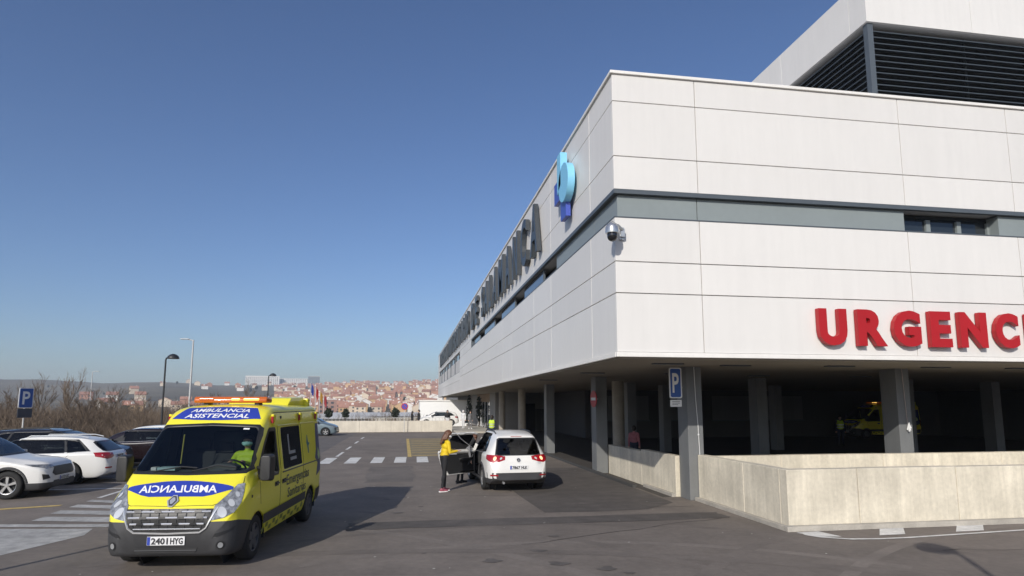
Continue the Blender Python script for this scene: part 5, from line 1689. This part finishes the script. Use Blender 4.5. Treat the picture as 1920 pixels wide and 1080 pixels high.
def leaf_crown(n, rx, rz_, size, seed, shape='ball'):
    rnd = random.Random(seed)
    b = MB()
    for i in range(n):
        while True:
            x, y, z = (rnd.uniform(-1, 1) for _ in range(3))
            if x * x + y * y + z * z < 1: break
        if shape == 'cone':
            t = (z + 1) / 2
            x *= (1.05 - t) ; y *= (1.05 - t)
        bump = .8 + .25 * math.sin(5 * x + seed) * math.cos(4 * y) + .12 * math.sin(9 * z)
        c = Vector((x * rx * bump, y * rx * bump, z * rz_))
        a = Vector((rnd.gauss(0, 1), rnd.gauss(0, 1), rnd.gauss(0, 1))).normalized()
        u = a.orthogonal().normalized(); w = a.cross(u)
        s_ = size * rnd.uniform(.6, 1.4)
        b.add([c - u * s_, c + w * s_ * .5, c + u * s_, c - w * s_ * .5], [(0, 1, 2, 3)])
    return b
M_ever = mat('evergreen_leaf', (.025, .035, .02), .8, rnd=.2)
M_trunk = mat('bark', (.10, .075, .055), .9, var=.2, scale=6)
M_twig = mat('bare_twigs', (.145, .108, .077), .9, var=.2, scale=.6, rnd=.12)
for x, y, z0, hh, sz, lab in ((6.6, 70.2, -.5, 4.1, .42, 'slim dark evergreen beside the white hall'), (7.05, 64.0, .1, 3.3, .34, 'slim dark evergreen at the corner of the glazed entrance'), (-8.8, 71, -.7, 2.7, .55, 'small dark clipped tree beyond the wall, nearer the flags'),
                       (-7.0, 71.5, -.7, 2.6, .5, 'small dark clipped tree beyond the wall, second from the flags'), (-1.6, 72, -.7, 2.7, .6, 'small dark clipped tree beyond the wall near the no parking sign')):
    r_ = empty('small_tree', (x, y, z0), 0, lab, 'tree')
    MB().tube([(0, 0, 0), (.03, 0, hh * .5), (0, .02, hh * .9)], [.07, .05, .02], 7).build('trunk', M_trunk, r_, smooth=True)
    cr = leaf_crown(420, sz, hh * (.42 if sz < .5 else .22), .12, int(x * 7)).build('crown', M_ever, r_, fixn=False)
    cr.location = (0, 0, hh * (.55 if sz < .5 else .80))
# railing along the far edge
rl = empty('metal_railing', (-9.5, 60.5, -.4), 0, 'slender pale metal railing beyond the boundary wall', 'railing')
MB().tube([(0, 0, 1.55), (13, 0, 1.55)], .025, 6).build('rail', M_pole, rl)
for k in range(40):
    MB().tube([(k / 3, 0, 0), (k / 3, 0, 1.55)], .018, 5).build('baluster', M_pole, rl)

# ---- bare trees
def bare_tree(seed, hgt, spread, levels=4, nb=5, r0=.12):
    rnd = random.Random(seed)
    tr, tw = MB(), MB()
    def grow(p, d, ln, r, lv):
        n = 3
        pts = [p]
        for i in range(n):
            d = (d + Vector((rnd.gauss(0, .12), rnd.gauss(0, .12), rnd.gauss(.05, .06)))).normalized()
            pts.append(pts[-1] + d * ln / n)
        (tr if lv <= 1 else tw).tube(pts, [r * (1 - .45 * i / n) for i in range(n + 1)], 5 if lv <= 1 else 3, cap=False)
        if lv >= levels: return
        for k in range(nb):
            t = rnd.uniform(.25, 1.0)
            i = min(n - 1, int(t * n))
            q = pts[i].lerp(pts[i + 1], t * n - i)
            a = rnd.uniform(0, 2 * math.pi)
            side = Vector((math.cos(a), math.sin(a), 0))
            nd = (d + side * spread * rnd.uniform(.6, 1.3) + Vector((0, 0, .25))).normalized()
            grow(q, nd, ln * rnd.uniform(.45, .68), max(r * .45, .012), lv + 1)
    grow(Vector((0, 0, 0)), Vector((0, 0, 1)), hgt * .55, r0, 0)
    return tr, tw
variants = []
for sd_, hh, sp_ in ((1, 9, .35), (2, 8, .5), (3, 7, .65)):
    tr, tw = bare_tree(sd_, hh, sp_)
    variants.append((tr.mesh('trunk', M_trunk, smooth=True, fixn=False), tw.mesh('crown', M_twig, fixn=False)))
bt = [(80, 705, 62, 0), (128, 697, 66, 0), (176, 712, 74, 1), (200, 712, 80, 1), (40, 735, 48, 2), (215, 738, 52, 2), (160, 742, 47, 2), (430, 722, 150, 1), (465, 727, 160, 2), (100, 730, 52, 1), (265, 742, 60, 2), (12, 742, 50, 2)]
def unproj(u, v, dist):
    """bearing of a picture point, used once to lay out the far trees: ground position at a distance"""
    f_, cx_, cy_ = 1160., 960., 610.
    pit, yaw = math.atan(147 / 1160), R(9.3)
    fw = Vector((math.sin(yaw) * math.cos(pit), math.cos(yaw) * math.cos(pit), math.sin(pit)))
    rt = Vector((math.cos(yaw), -math.sin(yaw), 0)); up_ = rt.cross(fw)
    d = fw * f_ + rt * (u - cx_) - up_ * (v - cy_)
    k = dist / math.hypot(d.x, d.y)
    return d.x * k, d.y * k, 2.48 + d.z * k
for i, (u, v_, dist, var_) in enumerate(bt):
    x, y, zt_ = unproj(u, v_, dist)
    g0 = terrain_z(x, y) - .2
    hh = (9, 8, 7)[var_]
    k = (zt_ - g0) / hh * 1.02
    r_ = empty('bare_tree', (round(x, 1), round(y, 1), g0), random.uniform(0, 6), 'tall leafless tree rising above the brown thicket', 'tree', 'leafless trees in the thicket beyond the car park')
    r_.scale = (k, k, k)
    link('trunk', variants[var_][0], r_)
    link('crown', variants[var_][1], r_)
# brown thicket: one mass of leafless shrubs
sh = []
for sd_ in range(4):
    rnd = random.Random(50 + sd_)
    b = MB()
    for k in range(16):
        a = rnd.uniform(0, 6.28); d = Vector((math.cos(a) * .35, math.sin(a) * .35, 1)).normalized()
        p = Vector((rnd.uniform(-.6, .6), rnd.uniform(-.6, .6), 0))
        ln = rnd.uniform(2.0, 3.6)
        q = p + d * ln * .5; e = q + (d + Vector((rnd.gauss(0, .2), rnd.gauss(0, .2), .1))).normalized() * ln * .5
        b.tube([p, q, e], [.026, .016, .006], 3, cap=False)
        for j in range(9):
            t = rnd.uniform(.3, 1); o_ = p.lerp(e, t)
            dd = (d + Vector((rnd.gauss(0, .6), rnd.gauss(0, .6), rnd.uniform(-.1, .4)))).normalized()
            b.tube([o_, o_ + dd * rnd.uniform(.5, 1.2)], [.012, .004], 3, cap=False)
    sh.append(b)
th = MB()
rnd = random.Random(99)
cnt = 0
while cnt < 560:
    az = rnd.uniform(-38, -13); r_ = rnd.uniform(37, 92)
    x, y = r_ * math.sin(R(az)), r_ * math.cos(R(az))
    if x > -13.6 - max(0, 40 - y) * .3 or (x > -21 and y < 36): continue
    if x > -18 and y > 56 and x > -.235 * y: continue
    cnt += 1
    s_ = sh[cnt % 4]
    k = rnd.uniform(.55, .95) * (1.0 if r_ > 45 else .85); a = rnd.uniform(0, 6.28)
    ca, sa = math.cos(a) * k, math.sin(a) * k
    z0 = terrain_z(x, y) - .1
    o_ = len(th.v)
    th.v += [(x + p[0] * ca - p[1] * sa, y + p[0] * sa + p[1] * ca, z0 + p[2] * k) for p in s_.v]
    th.f += [tuple(i + o_ for i in f) for f in s_.f]
    th.m += [0] * len(s_.f)
tag(th.build('thicket', M_twig, fixn=False), 'dense brown leafless thicket on the bank beyond the car park', 'thicket', kind='stuff')
# low dry scrub just past the wall
sc_ = MB()
for i in range(90):
    x, y = rnd.uniform(-16, 1), rnd.uniform(66, 130)
    s_ = sh[i % 4]; k = rnd.uniform(.35, .7); z0 = terrain_z(x, y)
    o_ = len(sc_.v)
    sc_.v += [(x + p[0] * k, y + p[1] * k, z0 + p[2] * k) for p in s_.v]
    sc_.f += [tuple(q + o_ for q in f) for f in s_.f]; sc_.m += [0] * len(s_.f)
tag(sc_.build('dry_scrub', M_twig, fixn=False), 'low dry scrub growing behind the boundary wall', 'scrub', kind='stuff')

# ---- houses on the hillside
M_roof = mat('clay_roof', (.40, .20, .135), .85, var=.12, scale=.5, rnd=.18)
M_hw = [mat('house_cream', (.66, .55, .42), .85, rnd=.12), mat('house_ochre', (.58, .38, .20), .85, rnd=.12), mat('house_brick', (.42, .22, .15), .85, rnd=.12), mat('house_white', (.74, .71, .66), .85, rnd=.08)]
M_hwin = mat('house_window', (.05, .055, .06), .3)
M_dormer = mat('dormer_white', (.78, .76, .72), .7)
def house_meshes(w, d, hgt, pitch, mi_):
    wl = MB().prism([(-d / 2, 0), (d / 2, 0), (d / 2, hgt), (0, hgt + pitch), (-d / 2, hgt)], -w / 2, w / 2, 'x').mesh('house', M_hw[mi_])
    rf = MB()
    for sg in (1, -1):
        rf.prism([(0, hgt + pitch + .05), (sg * (d / 2 + .5), hgt - .25), (sg * (d / 2 + .5), hgt + .05), (0, hgt + pitch + .38)], -w / 2 - .3, w / 2 + .3, 'x')
    rf = rf.mesh('roof', M_roof)
    wn_ = []
    for zz in (1.1, 3.9):
        for x in (-w * .28, w * .22):
            wn_.append(MB().box(x - .55, x + .75, -d / 2 - .06, -d / 2 + .02, zz, zz + 1.4).mesh('window', M_hwin))
    dm = MB().prism([(-1.0, 0), (1.0, 0), (1.0, 1.2), (0, 1.9), (-1.0, 1.2)], -1.6, 1.0, 'y').mesh('dormer', M_dormer)
    ch = MB().box(-.4, .4, -.4, .4, 0, 1.7).mesh('chimney', M_hw[3])
    return wl, rf, wn_, dm, ch
HV = [house_meshes(8, 10, 6.2, 2.4, 0), house_meshes(9.5, 10, 5.8, 2.6, 3), house_meshes(8, 9, 6.6, 2.3, 1), house_meshes(11, 10, 6.2, 2.5, 2)]
HL = ['cream house with clay tiled roof on the far hillside', 'white house with clay tiled roof on the far hillside', 'ochre house with clay tiled roof on the far hillside', 'brick house with clay tiled roof on the far hillside']
HG = 'houses on the far hillside'
rnd = random.Random(5)
far_b = MB()
def far_house(x, y, vi, rz, s_):
    z0 = terrain_z(x, y) - .6
    ca, sa = math.cos(rz) * s_, math.sin(rz) * s_
    for me_, mi_ in ((HV[vi][0], vi), (HV[vi][1], 4)):
        far_b.add([(x + q.co.x * ca - q.co.y * sa, y + q.co.x * sa + q.co.y * ca, z0 + q.co.z * s_) for q in me_.vertices], [tuple(p.vertices) for p in me_.polygons], mi_)
def put_house(x, y, vi, rz, s_=1.0, detail=True):
    wl, rf, wn_, dm, ch = HV[vi]
    h_ = link('house', wl, None, (round(x, 2), round(y, 2), terrain_z(x, y) - .6), rz)
    h_.scale = (s_, s_, s_)
    tag(h_, HL[vi], 'house', HG + ', ' + ('cream', 'white', 'ochre', 'brick')[vi])
    link('roof', rf, h_)
    for m_ in (wn_ if detail else ()):
        link('window', m_, h_)
    d_ = (10, 10, 9, 10)[vi]; hg = (6.2, 5.8, 6.6, 6.2)[vi]
    if rnd.random() < .35:
        link('dormer', dm, h_, (rnd.uniform(-2, 2), -d_ * .26, hg + .55))
    link('chimney', ch, h_, (rnd.uniform(-3, 3), 1.5, hg + 1.6))
cnt = 0
rows = [520, 548, 578, 610, 645, 682, 722, 765, 812, 862, 915, 970, 1030, 1095, 1165, 1240, 1320, 1410, 1500]
for ri, r_ in enumerate(rows):
    az = -22.5 + rnd.uniform(0, 1)
    while az < 3.5:
        step_ = rnd.choice((9.5, 10.5, 12, 14, 20)) if ri < 9 else rnd.choice((11, 14, 24))
        a = az + rnd.uniform(-.1, .1)
        if not (a < -11.5 and rnd.random() < .86) and a < 3.0:
            rr = r_ + rnd.uniform(-5, 5)
            hv_ = (rr * math.sin(R(a)), rr * math.cos(R(a)), rnd.choice((0, 0, 0, 1, 2, 2, 3)), R(-a) + rnd.choice((0, 0, 0, math.pi / 2)) + rnd.uniform(-.12, .12), rnd.uniform(.9, 1.15))
            if cnt < 285: put_house(*hv_, detail=ri < 3)
            else: far_house(*hv_)
            cnt += 1
        az += math.degrees(step_ / r_) * (1.0 if ri < 9 else 1.4)
tag(far_b.build('far_houses', M_hw + [M_roof], fixn=False), 'mass of far clay roofed houses near the hill crest', 'houses', kind='stuff')
# scattered houses on the left
for i in range(12):
    a = rnd.uniform(-37, -22); rr = rnd.uniform(450, 900)
    put_house(rr * math.sin(R(a)), rr * math.cos(R(a)), rnd.choice((0, 1, 3)), R(-a) + rnd.uniform(-.4, .4), 1.1)
# far slab blocks on the skyline
M_blk = mat('block_white', (.74, .72, .68), .8, rnd=.05)
for i, (a, rr, w, hgt, lab) in enumerate(((-12.6, 1480, 70, 20, 'long white slab block on the skyline, left of the pair'), (-9.9, 1500, 90, 18, 'long white slab block on the skyline, right of the pair'), (-8.4, 1400, 24, 24, 'small grey office tower on the skyline'),
                                      (-7.2, 470, 13, 13, 'square brick house with flat top below the hillside'), (-10.0, 450, 15, 11, 'dark brick townhouse below the hillside'))):
    x, y = rr * math.sin(R(a)), rr * math.cos(R(a))
    r_ = empty('apartment_block', (x, y, terrain_z(x, y) - 1), R(-a), lab, 'building')
    m_ = M_blk if i < 2 else (mat('block_grey', (.22, .25, .27), .5) if i == 2 else mat('block_brick', (.34, .20, .16), .85))
    MB().box(-w / 2, w / 2, 0, 12, 0, hgt).build('wall', m_, r_)
    MB().box(-w / 2 - .2, w / 2 + .2, -.2, 12.2, hgt, hgt + .6).build('roof', M_hw[3], r_)
    nw = int(w / 4)
    for q in range(nw):
        for zz in range(int(hgt / 3)):
            MB().box(-w / 2 + q * 4 + 1, -w / 2 + q * 4 + 3, -.12, .05, zz * 3 + 1, zz * 3 + 2.4).build('window', M_hwin, r_)
# long low sheds between wall and hillside
for i, (a, rr, w, d_, hgt, m_, lab) in enumerate(((-11.5, 170, 30, 8, 4.2, mat('shed_cream', (.58, .47, .33), .85), 'long low cream shed below the hillside'),
                                              (-2.6, 190, 30, 9, 5.0, mat('shed_pale', (.60, .56, .48), .85), 'long low pale grey shed below the hillside'), (-6.6, 150, 16, 7, 4.0, mat('shed_glass', (.30, .33, .33), .5), 'low glazed pavilion below the hillside'))):
    x, y = rr * math.sin(R(a)), rr * math.cos(R(a))
    r_ = empty('shed', (x, y, terrain_z(x, y) - .3), R(-a), lab, 'building')
    MB().box(-w / 2, w / 2, 0, d_, 0, hgt).build('wall', m_, r_)
    MB().prism([(-.5, hgt), (d_ + .5, hgt), (d_ / 2, hgt + 1.2)], -w / 2 - .4, w / 2 + .4, 'x').build('roof', M_roof if i == 0 else M_pole, r_)
    for q in range(int(w / 3)):
        MB().box(-w / 2 + q * 3 + .6, -w / 2 + q * 3 + 2.0, -.06, .02, 1.0, 2.6).build('window', M_hwin, r_)
# dark trees scattered over the slope
for i in range(46):
    a = rnd.uniform(-38, 2); rr = rnd.uniform(180, 480) if i < 22 else rnd.uniform(520, 1300)
    x, y = rr * math.sin(R(a)), rr * math.cos(R(a))
    r_ = empty('hill_tree', (round(x, 1), round(y, 1), terrain_z(x, y) - .3), 0, 'dark round tree between the buildings of the far hillside', 'tree', 'trees on the far hillside')
    if i == 0:
        TM = MB().tube([(0, 0, 0), (.1, 0, 2.5)], [.25, .15], 6).mesh('trunk', M_trunk)
        CM = leaf_crown(700, 2.3, 2.4, .42, 3).mesh('crown', mat('hill_leaf', (.05, .055, .035), .85, rnd=.3), fixn=False)
    link('trunk', TM, r_)
    link('crown', CM, r_, (0, 0, 3.6))
    s_ = rnd.uniform(.7, 1.3); r_.scale = (s_, s_, s_ * rnd.uniform(.9, 1.3))

# the air between here and the hills
hz = MB().box(-2200, 2200, -2200, 2200, -9, 95).build('haze', mat('haze_shell', (1, 1, 1)))
tag(hz, 'thin pale haze over the far hillside', 'haze', kind='stuff')
hm = bpy.data.materials.new('thin_haze')
hm.use_nodes = True
hm.node_tree.nodes.clear()
ho = hm.node_tree.nodes.new('ShaderNodeOutputMaterial')
hv = hm.node_tree.nodes.new('ShaderNodeVolumePrincipled')
hv.inputs['Color'].default_value = (.80, .88, 1.0, 1)
hv.inputs['Density'].default_value = 0.00030
hm.node_tree.links.new(hv.outputs[0], ho.inputs['Volume'])
hz.data.materials.clear()
hz.data.materials.append(hm)
